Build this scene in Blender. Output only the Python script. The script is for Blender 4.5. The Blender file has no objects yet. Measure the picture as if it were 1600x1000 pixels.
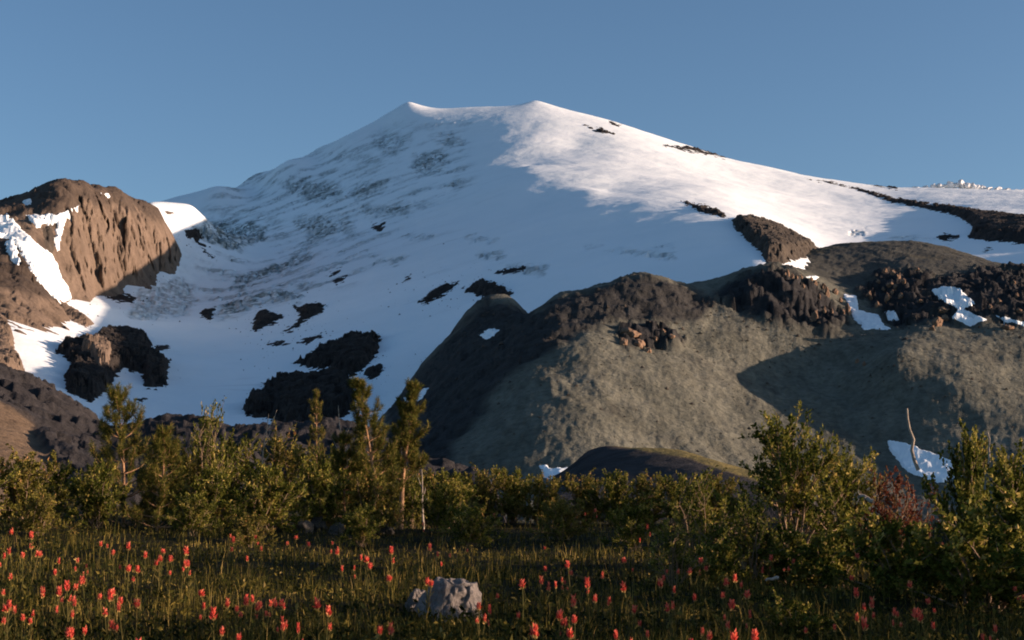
import bpy, math, random
import numpy as np
from mathutils import Vector, Matrix

# ------------------------------------------------------------------ camera, sky, sun, exposure
scene = bpy.context.scene
EYE = 0.75                      # crouching photographer
FPX = 2222.0                    # focal length in photo pixels (50 mm on 36 mm film)
PITCH = math.atan(270.0 / FPX)
cam_data = bpy.data.cameras.new('camera')
cam_data.lens = 50.0
cam_data.sensor_width = 36.0
cam_data.clip_start = 0.05
cam_data.clip_end = 60000.0
camera = bpy.data.objects.new('camera', cam_data)
scene.collection.objects.link(camera)
camera.location = (0, 0, EYE)
camera.rotation_euler = (math.pi / 2 + PITCH, 0, 0)
scene.camera = camera

SUN_ELEV = math.radians(8.5)
SUN_TILT = math.radians(-5.0)   # azimuth measured from +X towards +Y
sun_dir = Vector((math.cos(SUN_ELEV) * math.cos(SUN_TILT), math.cos(SUN_ELEV) * math.sin(SUN_TILT), math.sin(SUN_ELEV)))
world = bpy.data.worlds.new('World')
scene.world = world
world.use_nodes = True
wn = world.node_tree
sky = wn.nodes.new('ShaderNodeTexSky')
sky.sky_type = 'NISHITA'
sky.sun_disc = False
sky.sun_elevation = SUN_ELEV
sky.sun_rotation = math.pi / 2 - SUN_TILT      # clockwise from +Y
sky.altitude = 1400
sky.air_density = 1.0
sky.dust_density = 3.0
sky.ozone_density = 2.6
bg = wn.nodes['Background']
bg.inputs['Strength'].default_value = 0.097
wn.links.new(sky.outputs['Color'], bg.inputs['Color'])
sun_data = bpy.data.lights.new('sun', 'SUN')
sun_data.energy = 5.0
sun_data.color = (1.0, 0.73, 0.56)
sun_data.angle = math.radians(0.5)
sun = bpy.data.objects.new('sun', sun_data)
scene.collection.objects.link(sun)
sun.rotation_euler = (-sun_dir).to_track_quat('-Z', 'Y').to_euler()
sun.location = (60, -10, 40)
scene.view_settings.view_transform = 'Standard'
scene.view_settings.look = 'None'
scene.view_settings.gamma = 1.0
scene.view_settings.use_curve_mapping = False
scene.view_settings.exposure = 0.86
scene.cycles.max_bounces = 6
scene.cycles.diffuse_bounces = 4
scene.cycles.filter_width = 1.9

# ------------------------------------------------------------------ helpers
rng = np.random.default_rng(7)
random.seed(7)
COL = scene.collection
CP, SP = math.cos(PITCH), math.sin(PITCH)

def pix_to_at(px, py):
    """photo pixel -> (x/y, (z-eye)/y) of the sight line"""
    px = np.asarray(px, float); py = np.asarray(py, float)
    u = (px - 800.0) / FPX; v = -(py - 500.0) / FPX
    k = CP - v * SP
    return u / k, (SP + v * CP) / k

def at_to_pix(a, t):
    v = (t * CP - SP) / (CP + t * SP)
    u = a * (CP - v * SP)
    return 800 + FPX * u, 500 - FPX * v

def spot(px, py, depth):
    a, t = pix_to_at(px, py)
    return Vector((float(a) * depth, depth, EYE + float(t) * depth))

def _hash(ix, iy, seed):
    h = (ix.astype(np.int64) * 374761393 + iy.astype(np.int64) * 668265263 + seed * 974634777) & 0xffffffff
    h = ((h ^ (h >> 13)) * 1274126177) & 0xffffffff
    return (h ^ (h >> 16)) & 0xffffffff

def perlin(x, y, seed=0):
    xi = np.floor(x); yi = np.floor(y)
    xf = x - xi; yf = y - yi
    ix = xi.astype(np.int64); iy = yi.astype(np.int64)
    def g(dx, dy):
        ang = _hash(ix + dx, iy + dy, seed) * (2 * np.pi / 4294967296.0)
        return np.cos(ang) * (xf - dx) + np.sin(ang) * (yf - dy)
    u = xf * xf * xf * (xf * (xf * 6 - 15) + 10); v = yf * yf * yf * (yf * (yf * 6 - 15) + 10)
    n0 = g(0, 0) * (1 - u) + g(1, 0) * u
    n1 = g(0, 1) * (1 - u) + g(1, 1) * u
    return (n0 * (1 - v) + n1 * v) * 1.5

def fbm(x, y, oct=4, seed=0, gain=0.5):
    s = 0; amp = 1.0; f = 1.0; tot = 0
    for k in range(oct):
        s = s + amp * perlin(x * f + 17.3 * k, y * f - 9.1 * k, seed + k)
        tot += amp; amp *= gain; f *= 2.03
    return s / tot * 1.6

def ridged(x, y, oct=4, seed=0):
    s = 0; amp = 1.0; f = 1.0; tot = 0
    for k in range(oct):
        s = s + amp * (1 - 2.2 * np.abs(perlin(x * f + 5.7 * k, y * f + 3.3 * k, seed + k)))
        tot += amp; amp *= 0.5; f *= 2.07
    return s / tot

def cells(x, y, seed=0):
    """angular blocks: a random level per block and the distance to the nearest joint"""
    ix = np.floor(x).astype(np.int64); iy = np.floor(y).astype(np.int64)
    f1 = np.full(x.shape, 9.0); f2 = np.full(x.shape, 9.0); val = np.zeros(x.shape)
    for dx in (-1, 0, 1):
        for dy in (-1, 0, 1):
            h = _hash(ix + dx, iy + dy, seed)
            cx = ix + dx + (h & 0xffff) / 65536.0; cy = iy + dy + ((h >> 16) & 0xffff) / 65536.0
            d = np.hypot(x - cx, y - cy)
            near = d < f1
            f2 = np.where(near, f1, np.minimum(f2, d))
            val = np.where(near, (_hash(ix + dx, iy + dy, seed + 5) & 0xffff) / 32768.0 - 1, val)
            f1 = np.where(near, d, f1)
    return val, f2 - f1

def sstep(e0, e1, x):
    t = np.clip((x - e0) / (e1 - e0), 0, 1)
    return t * t * (3 - 2 * t)

def poly_sd(px, py, poly):
    """signed distance (inside positive) of points to a polygon"""
    P = np.asarray(poly, float); Q = np.roll(P, -1, axis=0)
    x = px.ravel(); y = py.ravel()
    best = np.full(x.shape, 1e18); inside = np.zeros(x.shape, bool)
    for (x0, y0), (x1, y1) in zip(P, Q):
        dx, dy = x1 - x0, y1 - y0
        tt = np.clip(((x - x0) * dx + (y - y0) * dy) / (dx * dx + dy * dy + 1e-12), 0, 1)
        d = (x - x0 - tt * dx) ** 2 + (y - y0 - tt * dy) ** 2
        best = np.minimum(best, d)
        if y0 != y1:
            c = ((y0 > y) != (y1 > y)) & (x < (x1 - x0) * (y - y0) / (y1 - y0) + x0)
            inside ^= c
    d = np.sqrt(best)
    return np.where(inside, d, -d).reshape(px.shape)

def mesh_from(name, verts, faces, smooth=True, attrs=None):
    me = bpy.data.meshes.new(name)
    verts = np.ascontiguousarray(verts, np.float32); faces = np.ascontiguousarray(faces, np.int32)
    n, k = faces.shape
    me.vertices.add(len(verts)); me.vertices.foreach_set('co', verts.ravel())
    me.loops.add(n * k); me.loops.foreach_set('vertex_index', faces.ravel())
    me.polygons.add(n)
    me.polygons.foreach_set('loop_start', np.arange(0, n * k, k, dtype=np.int32))
    me.polygons.foreach_set('loop_total', np.full(n, k, np.int32))
    me.polygons.foreach_set('use_smooth', np.full(n, smooth, bool))
    for an, av in (attrs or {}).items():
        at = me.attributes.new(an, 'FLOAT', 'POINT')
        at.data.foreach_set('value', np.ascontiguousarray(av, np.float32).ravel())
    me.update(calc_edges=True)
    me.validate()
    return me

def link(name, me, mat=None, parent=None, **props):
    o = bpy.data.objects.new(name, me)
    COL.objects.link(o)
    if mat is not None and me is not None and not me.materials:
        me.materials.append(mat)
    if parent is not None:
        o.parent = parent
    for k, v in props.items():
        o[k] = v
    return o

def empty(name, loc, label, cat, group=None, rz=0.0):
    o = bpy.data.objects.new(name, None)
    COL.objects.link(o)
    o.location = loc; o.rotation_euler = (0, 0, rz); o.empty_display_size = 0.1
    o['label'] = label; o['category'] = cat
    if group: o['group'] = group
    return o

def grid_faces(nr, nc, keep=None):
    i = np.arange(nr * nc).reshape(nr, nc)
    f = np.stack([i[:-1, :-1], i[:-1, 1:], i[1:, 1:], i[1:, :-1]], -1)
    if keep is not None:
        k = keep[:-1, :-1] | keep[:-1, 1:] | keep[1:, 1:] | keep[1:, :-1]
        f = f[k]
    return f.reshape(-1, 4)

def compact(verts, faces, attrs=None):
    used = np.unique(faces)
    m = np.full(len(verts), -1, np.int64); m[used] = np.arange(len(used))
    return verts[used], m[faces], {k: np.asarray(v).ravel()[used] for k, v in (attrs or {}).items()}

# ------------------------------------------------------------------ materials
def mat_new(name, rough=0.9, spec=0.15):
    m = bpy.data.materials.new(name); m.use_nodes = True
    nt = m.node_tree; b = nt.nodes['Principled BSDF']
    b.inputs['Roughness'].default_value = rough
    b.inputs['Specular IOR Level'].default_value = spec
    return m, nt, b

def nd(nt, typ, **kw):
    n = nt.nodes.new(typ)
    for k, v in kw.items():
        if k in n.inputs: n.inputs[k].default_value = v
        else: setattr(n, k, v)
    return n

def ramp(nt, src, stops):
    r = nt.nodes.new('ShaderNodeValToRGB')
    e = r.color_ramp.elements
    while len(e) < len(stops): e.new(0.5)
    for el, (p, c) in zip(e, stops):
        el.position = p; el.color = (*c, 1)
    nt.links.new(src, r.inputs['Fac'])
    return r.outputs['Color']

def mixc(nt, fac, a, b, mode='MIX'):
    m = nt.nodes.new('ShaderNodeMix'); m.data_type = 'RGBA'; m.blend_type = mode
    for s, i in ((fac, 0), (a, 6), (b, 7)):
        if hasattr(s, 'links'): nt.links.new(s, m.inputs[i])
        elif i == 0: m.inputs[0].default_value = s
        else: m.inputs[i].default_value = (*s, 1)
    return m.outputs[2]

def noise(nt, scale, detail=6, rough=0.6, coord='Object', stretch=None, dist=0.0):
    tc = nt.nodes.new('ShaderNodeTexCoord'); src = tc.outputs[coord]
    if stretch:
        mp = nt.nodes.new('ShaderNodeMapping'); mp.inputs['Scale'].default_value = stretch
        nt.links.new(src, mp.inputs['Vector']); src = mp.outputs['Vector']
    n = nd(nt, 'ShaderNodeTexNoise', Scale=scale, Detail=detail, Roughness=rough, Distortion=dist)
    nt.links.new(src, n.inputs['Vector'])
    return n.outputs['Fac']

def attr(nt, name):
    a = nt.nodes.new('ShaderNodeAttribute'); a.attribute_name = name
    return a.outputs['Fac']

def bump(nt, b, h, strength, distance):
    n = nd(nt, 'ShaderNodeBump', Strength=strength, Distance=distance)
    nt.links.new(h, n.inputs['Height']); nt.links.new(n.outputs['Normal'], b.inputs['Normal'])

def math_node(nt, op, a, b):
    n = nt.nodes.new('ShaderNodeMath'); n.operation = op
    for s, i in ((a, 0), (b, 1)):
        if hasattr(s, 'links'): nt.links.new(s, n.inputs[i])
        else: n.inputs[i].default_value = s
    return n.outputs[0]

def snow_material():
    m, nt, b = mat_new('snow', 0.75, 0.2)
    base = ramp(nt, noise(nt, 0.006, 5, 0.6), [(0.3, (0.84, 0.90, 0.905)), (0.7, (0.91, 0.955, 0.955))])
    fine = noise(nt, 0.12, 5, 0.65)
    ice = ramp(nt, fine, [(0.3, (0.07, 0.08, 0.075)), (0.55, (0.24, 0.27, 0.25)), (0.8, (0.5, 0.52, 0.52))])
    lines = noise(nt, 0.028, 5, 0.62, stretch=(0.55, 1.25, 1.0), dist=1.2)
    cracks = ramp(nt, lines, [(0.38, (0, 0, 0)), (0.46, (1, 1, 1)), (0.54, (1.0, 1.0, 1.0)), (0.63, (0.2, 0.2, 0.2))])
    fac = math_node(nt, 'MULTIPLY', attr(nt, 'dirt'), cracks)
    c = mixc(nt, fac, base, ice)
    nt.links.new(c, b.inputs['Base Color'])
    bump(nt, b, math_node(nt, 'ADD', noise(nt, 0.05, 6, 0.6), math_node(nt, 'MULTIPLY', noise(nt, 0.35, 4, 0.6), 0.15)), 0.35, 4.0)
    return m

def rock_material(name, dark, light, scale=0.03, dist=6.0, strata=None, capped=False):
    m, nt, b = mat_new(name, 0.95, 0.1)
    n1 = noise(nt, scale, 8, 0.68, stretch=strata)
    c = ramp(nt, n1, [(0.3, dark), (0.52, tuple((d + l) / 2 for d, l in zip(dark, light))), (0.75, light)])
    if capped:
        c = mixc(nt, attr(nt, 'rock'), c, (0.05, 0.04, 0.034))
    n2 = noise(nt, scale * 7, 5, 0.7)
    c = mixc(nt, 0.55, c, ramp(nt, n2, [(0.3, (0.35, 0.35, 0.35)), (0.7, (1.0, 1.0, 1.0))]), 'MULTIPLY')
    nt.links.new(c, b.inputs['Base Color'])
    bump(nt, b, math_node(nt, 'ADD', n1, math_node(nt, 'MULTIPLY', n2, 0.3)), 0.9, dist)
    return m

def hill_material(name, scree, scree2, rock, tint=None):
    """loose scree; attribute rock = bare dark lava and painted shade, attribute tint = thin grass and painted sunlight"""
    m, nt, b = mat_new(name, 0.95, 0.1)
    n1 = noise(nt, 0.02, 7, 0.65); n2 = noise(nt, 0.22, 5, 0.7); n3 = noise(nt, 0.09, 6, 0.7)
    c = ramp(nt, n1, [(0.3, scree), (0.7, scree2)])
    c = mixc(nt, 0.65, c, ramp(nt, n2, [(0.32, (0.36, 0.36, 0.36)), (0.62, (1, 1, 1))]), 'MULTIPLY')
    streaks = noise(nt, 0.035, 6, 0.7, stretch=(2.6, 0.6, 1.0), dist=0.6)
    c = mixc(nt, 0.5, c, ramp(nt, streaks, [(0.36, (0.50, 0.49, 0.47)), (0.56, (1.0, 1.0, 1.0)), (0.72, (1.15, 1.1, 1.0))]), 'MULTIPLY')
    if tint:
        c = mixc(nt, attr(nt, 'tint'), c, tint)
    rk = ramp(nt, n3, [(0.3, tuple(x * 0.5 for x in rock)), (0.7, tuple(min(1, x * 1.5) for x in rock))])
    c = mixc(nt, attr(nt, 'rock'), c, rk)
    nt.links.new(c, b.inputs['Base Color'])
    bump(nt, b, math_node(nt, 'ADD', n3, math_node(nt, 'MULTIPLY', n2, 0.5)), 0.8, 3.0)
    return m

M_SNOW = snow_material()
M_DARK = rock_material('dark_lava_rock', (0.02, 0.018, 0.017), (0.085, 0.072, 0.062), 0.05)
M_BROWN = rock_material('brown_cliff_rock', (0.115, 0.085, 0.062), (0.28, 0.205, 0.15), 0.03, 5.0, (1, 1, 0.25), True)
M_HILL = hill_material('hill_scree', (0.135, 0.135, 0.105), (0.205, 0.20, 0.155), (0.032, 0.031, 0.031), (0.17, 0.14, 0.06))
M_SLOPE = hill_material('moraine_scree', (0.15, 0.105, 0.07), (0.22, 0.155, 0.10), (0.035, 0.032, 0.032), (0.16, 0.13, 0.045))
M_SPUR = rock_material('spur_rock', (0.05, 0.042, 0.036), (0.14, 0.115, 0.09), 0.04)
M_CRAG = rock_material('crag_boulder_rock', (0.17, 0.11, 0.075), (0.40, 0.26, 0.17), 0.25, 1.0)

# ------------------------------------------------------------------ terrain: spline surfaces through surveyed points
class Terrain:
    def __init__(self, table, sky_extra=(), inner=(), drop=0.10, a_range=(-0.5, 0.55), y_range=(400, 2000), nc=500, nr=250, fine=0.44):
        pts = []
        for px, col in table.items():
            for py, d in col: pts.append((px, py, d))
            py, d = col[-1]
            pts.append((px, py + drop * 220, d * (1 + drop)))
            pts.append((px, py + drop * 900, d * (1 + 3 * drop)))
        for px, py, d in sky_extra:
            pts.append((px, py, d)); pts.append((px, py + drop * 220, d * (1 + drop)))
        pts += list(inner)
        P = np.array(pts, float)
        a, t = pix_to_at(P[:, 0], P[:, 1])
        self.X = np.stack([a * 4.5, np.log(P[:, 2]) * 1.3], 1)
        n = len(P)
        D = np.linalg.norm(self.X[:, None] - self.X[None], axis=2)
        K = np.where(D > 0, D * D * np.log(D + 1e-12), 0) + np.eye(n) * 2e-4
        A = np.zeros((n + 3, n + 3)); A[:n, :n] = K
        A[:n, n] = 1; A[:n, n + 1:] = self.X; A[n:, :n] = A[:n, n:].T
        rhs = np.zeros(n + 3); rhs[:n] = t
        self.w = np.linalg.solve(A, rhs)
        lo, hi = a_range
        inner = np.linspace(max(lo, -fine), min(hi, fine), nc)
        ext = []
        if lo < -fine: ext.append(np.linspace(lo, -fine, 50)[:-1])
        ext.append(inner)
        if hi > fine: ext.append(np.linspace(fine, hi, 70)[1:])
        self.a = np.concatenate(ext)
        self.L = np.linspace(math.log(y_range[0]), math.log(y_range[1]), nr)
        A_, L_ = np.meshgrid(self.a, self.L)
        q = np.stack([A_.ravel() * 4.5, L_.ravel() * 1.3], 1)
        out = np.zeros(len(q))
        for s in range(0, len(q), 40000):
            d = ((q[s:s + 40000, None] - self.X[None]) ** 2).sum(2)
            out[s:s + 40000] = (0.5 * d * np.log(d + 1e-12)) @ self.w[:n]
        out += self.w[n] + q @ self.w[n + 1:]
        self.t = out.reshape(A_.shape)
        self.A, self.Y = A_, np.exp(L_)
        self.refresh()
    def refresh(self):
        self.Xw = self.A * self.Y
        self.Z = EYE + self.t * self.Y
        self.px, self.py = at_to_pix(self.A, self.t)
    def raise_by(self, dz):
        self.t = self.t + dz / self.Y
        self.refresh()
    def dive(self, near=60, far=0, left=0, right=0):
        """bury the margins of the sheet under the neighbouring ground"""
        y0, y1 = math.exp(self.L[0]), math.exp(self.L[-1]); w = self.a[-1] - self.a[0]
        dz = -near * sstep(y0 * 1.16, y0, self.Y) - far * sstep(y1 * 0.9, y1, self.Y)
        dz = dz - left * sstep(self.a[0] + min(0.04, 0.12 * w), self.a[0], self.A) - right * sstep(self.a[-1] - min(0.04, 0.12 * w), self.a[-1], self.A)
        self.raise_by(dz)
    def push_towards(self, d):
        """horizontal relief: shift depth without moving the height"""
        z = self.Z.copy(); self.Y = self.Y - d
        self.t = (z - EYE) / self.Y
        self.Xw = self.A * self.Y; self.Z = z
        self.px, self.py = at_to_pix(self.A, self.t)
    def build(self, name, mat, attrs=None, **props):
        v = np.stack([self.Xw, self.Y, self.Z], -1).reshape(-1, 3)
        f = grid_faces(*self.A.shape)
        me = mesh_from(name, v, f, True, attrs)
        return link(name, me, mat, **props)
    def t_at(self, a, L):
        ia = np.clip(np.searchsorted(self.a, a) - 1, 0, len(self.a) - 2)
        fa = np.clip((a - self.a[ia]) / (self.a[ia + 1] - self.a[ia]), 0, 1)
        g = (L - self.L[0]) / (self.L[1] - self.L[0])
        il = np.clip(np.floor(g).astype(int), 0, len(self.L) - 2); fl = np.clip(g - il, 0, 1)
        T = self.t
        return ((T[il, ia] * (1 - fa) + T[il, ia + 1] * fa) * (1 - fl) + (T[il + 1, ia] * (1 - fa) + T[il + 1, ia + 1] * fa) * fl)
    def depth_at(self, px, py):
        a, t = pix_to_at(px, py)
        a = float(a); t = float(t)
        col = self.t_at(np.full(len(self.L), a), self.L)
        run = np.maximum.accumulate(col)
        if t >= run[-1]:
            return float(np.exp(self.L[int(np.argmax(col))]))
        i = int(np.searchsorted(run, t))
        if i == 0: return float(np.exp(self.L[0]))
        f = (t - run[i - 1]) / max(1e-9, run[i] - run[i - 1])
        return float(np.exp(self.L[i - 1] + f * (self.L[1] - self.L[0])))
    def point(self, px, py):
        return spot(px, py, self.depth_at(px, py))

def drape(terr, poly, height, name, mat, edge_noise=2.5, rough=0.5, soft=8.0, seed=0, res=1.1, sink=2.5, plate=False, parent=None, **props):
    """a patch of rock or snow with its own thickness lying on a terrain; its outline was surveyed as a polygon"""
    P = np.asarray(poly, float)
    ds = [terr.depth_at(x, y) for x, y in P] + [terr.depth_at(P[:, 0].mean(), P[:, 1].mean())]
    at = [pix_to_at(x, y) for x, y in P]
    wpx = np.ptp(P[:, 0]); hpx = np.ptp(P[:, 1])
    a0 = min(float(a) for a, _ in at) - 6 / FPX; a1 = max(float(a) for a, _ in at) + 6 / FPX
    L0 = math.log(min(ds) * 0.985); L1 = math.log(max(ds) * 1.015)
    nc = int(np.clip(wpx * res + 12, 14, 420)); nr = int(np.clip(hpx * res * 1.6 + 14, 16, 320))
    A, L = np.meshgrid(np.linspace(a0, a1, nc), np.linspace(L0, L1, nr))
    t = terr.t_at(A, L); Y = np.exp(L)
    px, py = at_to_pix(A, t)
    sd = poly_sd(px, py, P)
    x, y = A * Y, Y
    s = 14.0 * Y.mean() / FPX
    sd = sd + edge_noise * fbm(x / s, y / s / 1.6, 4, seed, 0.6)
    if not plate and min(wpx, hpx) > 28:
        sd = sd - 13 * sstep(0.22, 0.62, fbm(x / (2.4 * s) + 7.7, y / (1.5 * s), 5, seed + 31, 0.62)) * sstep(26, 4, sd)
    if plate:
        off = height * sstep(-1.0, soft, sd) - sink * sstep(1.0, -3.0, sd)
    else:
        rk = 0.6 * ridged(x / (2.2 * s), y / (2.2 * s), 5, seed + 11) + 0.55 * cells(x / (0.9 * s), y / (0.9 * s), seed + 3)[0]
        off = height * sstep(-0.5, soft, sd) * (1 + rough * rk) - sink * sstep(1.0, -3.0, sd)
    keep = sd > -5.0
    v = np.stack([x, y, EYE + t * Y + off], -1).reshape(-1, 3)
    f = grid_faces(nr, nc, keep)
    if len(f) == 0: return None
    v, f, _ = compact(v, f)
    c = v.mean(0); c[2] = v[:, 2].min()
    me = mesh_from(name, v - c, f, True, {'dirt': np.zeros(len(v))})
    o = link(name, me, mat, parent, **props)
    o.location = c
    return o
# ------------------------------------------------------------------ the snow mountain
mountain_table = {
    -700: [(640, 600), (560, 900), (470, 1400), (390, 2200), (345, 3200)],
    -150: [(640, 800), (560, 1100), (480, 1500), (420, 2100), (375, 2900), (345, 3900)],
    0: [(650, 850), (580, 1120), (500, 1450), (440, 1950), (390, 2800), (338, 4400)],
    150: [(665, 950), (600, 1220), (530, 1580), (480, 1980), (440, 2350), (390, 3100), (333, 4600)],
    300: [(670, 1020), (600, 1320), (530, 1780), (480, 2250), (440, 2650), (380, 3400), (330, 4100), (305, 4700)],
    400: [(670, 1020), (600, 1310), (530, 1750), (470, 2230), (400, 3000), (340, 3750), (300, 4350), (272, 4800)],
    500: [(670, 1000), (600, 1260), (520, 1680), (450, 2180), (380, 2900), (300, 3800), (250, 4450), (230, 4780)],
    600: [(660, 980), (580, 1230), (500, 1620), (420, 2180), (340, 2950), (260, 3800), (200, 4500), (180, 4800)],
    720: [(730, 800), (600, 1040), (520, 1330), (440, 1750), (360, 2380), (280, 3150), (220, 3850), (169, 4750)],
    830: [(740, 800), (560, 1050), (470, 1400), (400, 1780), (330, 2350), (260, 3100), (200, 3850), (158, 4620)],
    950: [(740, 800), (560, 1000), (480, 1250), (420, 1500), (360, 1900), (300, 2480), (260, 2980), (220, 3650), (188, 4450)],
    1100: [(740, 800), (560, 1000), (440, 1270), (380, 1530), (330, 1930), (290, 2720), (260, 3480), (237, 4280)],
    1200: [(740, 800), (560, 1050), (420, 1260), (385, 1450), (352, 1840), (320, 2600), (290, 3300), (262, 4100)],
    1300: [(740, 800), (560, 1100), (400, 1780), (370, 2150), (340, 2600), (310, 3200), (282, 3950)],
    1400: [(740, 800), (560, 1100), (395, 1880), (370, 2200), (340, 2650), (315, 3150), (293, 3800)],
    1500: [(740, 800), (560, 1100), (410, 1700), (385, 1950), (360, 2220), (335, 2560), (315, 3000), (296, 3700)],
    1600: [(740, 800), (560, 1100), (420, 1560), (385, 1820), (360, 2050), (338, 2400), (315, 2900), (299, 3600)],
    1800: [(740, 800), (560, 1100), (430, 1450), (390, 1700), (350, 2050), (320, 2650), (300, 3450)],
    2200: [(740, 800), (560, 1050), (430, 1350), (360, 1850), (310, 2500), (285, 3300)],
    2700: [(740, 800), (560, 1000), (430, 1250), (350, 1750), (290, 2500), (265, 3300)],
}
skyline = [(340, 291, 4350), (450, 251, 4480), (540, 213, 4600), (575, 195, 4660), (605, 179, 4720), (622, 168, 4730), (637, 159, 4740), (652, 163, 4740), (680, 169, 4730),
           (760, 167, 4680), (800, 166, 4640), (820, 162, 4620), (838, 157, 4620), (852, 161, 4600), (880, 170, 4560), (915, 179, 4500),
           (1000, 205, 4400), (1060, 225, 4320), (1130, 246, 4200), (1260, 275, 3950)]
spur = [(235, 321, 3000), (265, 321, 3080), (300, 325, 3260), (262, 342, 2980), (288, 362, 2960), (835, 215, 3640), (828, 258, 3050), (880, 282, 2680), (930, 300, 2410), (1000, 318, 2140), (1050, 330, 1980), (1150, 300, 2720), (1000, 250, 3280), (900, 225, 3590)]
mountain = Terrain(mountain_table, skyline, spur, drop=0.09, a_range=(-1.0, 1.25), y_range=(780, 6500), nc=1040, nr=520)
T = mountain
T.raise_by(4.5 * fbm(T.Xw / 260, T.Y / 260, 4, 3) * sstep(900, 1500, T.Y) * sstep(4500, 3800, T.Y)
           + 0.6 * fbm(T.Xw / 45, T.Y / 45, 4, 8))
# broken glacier: crevassed icefalls with old grey ice laid bare
icefalls = [
    ([(300, 345), (345, 345), (415, 355), (415, 375), (375, 390), (350, 388), (310, 370)], 1.0),
    ([(430, 285), (480, 278), (540, 290), (530, 305), (480, 315), (460, 300)], 0.8),
    ([(350, 272), (415, 262), (410, 275), (380, 282)], 0.7),
    ([(545, 300), (560, 285), (605, 280), (600, 300), (560, 312)], 0.6),
    ([(460, 345), (500, 335), (530, 350), (520, 370), (480, 372), (465, 360)], 0.8),
    ([(530, 345), (555, 345), (550, 370), (535, 368)], 0.55),
    ([(560, 318), (640, 320), (635, 338), (570, 340)], 0.6),
    ([(360, 448), (370, 432), (420, 415), (480, 393), (500, 400), (470, 412), (420, 432), (375, 455)], 1.0),
    ([(340, 495), (350, 478), (390, 460), (425, 452), (470, 460), (468, 472), (410, 472), (380, 490)], 0.9),
    ([(425, 445), (450, 438), (500, 445), (480, 452)], 0.6),
    ([(640, 262), (650, 240), (690, 235), (700, 250), (665, 268)], 0.75),
    ([(580, 215), (620, 205), (650, 215), (620, 245), (595, 240)], 0.45),
    ([(690, 225), (705, 212), (730, 222), (720, 230)], 0.6),
    ([(700, 290), (715, 278), (725, 282), (715, 298)], 0.6),
    ([(430, 355), (380, 330), (390, 325), (445, 345)], 0.4),
    ([(200, 500), (215, 455), (285, 430), (310, 470), (290, 495)], 0.55),
    ([(745, 398), (785, 396), (790, 402), (765, 404)], 0.7),
    ([(585, 403), (630, 401), (615, 410), (585, 411)], 0.7),
    ([(628, 370), (680, 366), (675, 372), (632, 374)], 0.6),
    ([(730, 371), (775, 372), (775, 375), (735, 375)], 0.6),
    ([(780, 412), (850, 415), (850, 428), (830, 428)], 0.6),
    ([(915, 388), (985, 390), (1050, 398), (1055, 403), (985, 396), (920, 393)], 0.55),
    ([(1020, 384), (1055, 380), (1052, 385), (1025, 388)], 0.5),
    ([(1330, 358), (1350, 358), (1350, 364), (1332, 364)], 0.5),
    ([(1390, 368), (1460, 372), (1455, 376), (1395, 373)], 0.45),
    ([(560, 235), (530, 248), (590, 252), (600, 246)], 0.35),
    ([(620, 195), (720, 188), (740, 192), (640, 202)], 0.3),
]
dirt = np.zeros(T.px.shape); crev = np.zeros(T.px.shape)
wob = 11.0 * fbm(T.Xw / 70, T.Y / 70, 5, 21, 0.65)
for poly, k in icefalls:
    sd = poly_sd(T.px, T.py, poly) + wob
    m = sstep(-5, 7, sd) * (sd > -30)
    dirt = np.maximum(dirt, m * k); crev = np.maximum(crev, m * k)
cr = ridged(T.Xw / 34 + fbm(T.Xw / 90, T.Y / 90, 2, 4), T.Y / 20, 4, 31)
glc = sstep(0, 40, poly_sd(T.px, T.py, [(330, 260), (600, 190), (740, 180), (760, 300), (640, 360), (560, 460), (330, 520), (260, 420)])) * sstep(-0.1, 0.6, fbm(T.Xw / 120, T.Y / 85, 5, 78, 0.6))
blk, joint = cells(T.Xw / 26 + 0.3 * fbm(T.Xw / 60, T.Y / 60, 2, 6), T.Y / 17, 35)
T.raise_by(np.maximum(crev, 0.6 * glc) * (6.5 * (cr - 0.3) + 4.5 * blk - 10.0 * sstep(0.16, 0.02, joint)))
brk = sstep(-0.15, 0.55, fbm(T.Xw / 22, T.Y / 17, 4, 77, 0.7) + 0.25)
glacier = sstep(0, 40, poly_sd(T.px, T.py, [(330, 260), (600, 190), (740, 180), (760, 300), (640, 360), (560, 460), (330, 520), (260, 420)]))
dirt = np.clip(dirt * (0.5 + 0.75 * brk) + 0.65 * glacier * sstep(-0.10, 0.6, fbm(T.Xw / 120, T.Y / 85, 5, 78, 0.6)), 0, 1)
streak = sstep(0.35, 0.9, fbm(T.Xw / 300 + T.Y / 400, T.Y / 60, 5, 55, 0.6)) * sstep(3900, 2800, T.Y) * 0.22
dirt = np.maximum(dirt, streak * sstep(880, 700, T.px))
T.dive(120)
T.build('mountain', M_SNOW, {'dirt': dirt}, kind='structure')

# ------------------------------------------------------------------ brown cliff at the left
cliff_table = {
    -500: [(600, 800), (480, 1150), (420, 1450), (360, 1800), (330, 2050)],
    -150: [(520, 1250), (450, 1500), (400, 1700), (350, 1950), (322, 2150)],
    0: [(500, 1430), (440, 1640), (390, 1850), (345, 2060), (318, 2220)],
    50: [(490, 1560), (420, 1780), (370, 1960), (325, 2140), (300, 2290)],
    110: [(500, 1760), (460, 1990), (400, 2060), (340, 2130), (312, 2210), (290, 2450)],
    150: [(490, 2000), (455, 2180), (390, 2240), (325, 2310), (303, 2400), (291, 2540)],
    200: [(480, 2200), (442, 2390), (380, 2440), (330, 2490), (316, 2560), (309, 2640)],
    250: [(470, 2400), (425, 2610), (380, 2650), (345, 2700), (334, 2790)],
    278: [(455, 2580), (418, 2730), (392, 2770), (384, 2820)],
    295: [(450, 2680), (426, 2800), (420, 2840)],
    330: [(460, 2800), (450, 2900)],
    420: [(490, 2900), (480, 3000)],
}
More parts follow.
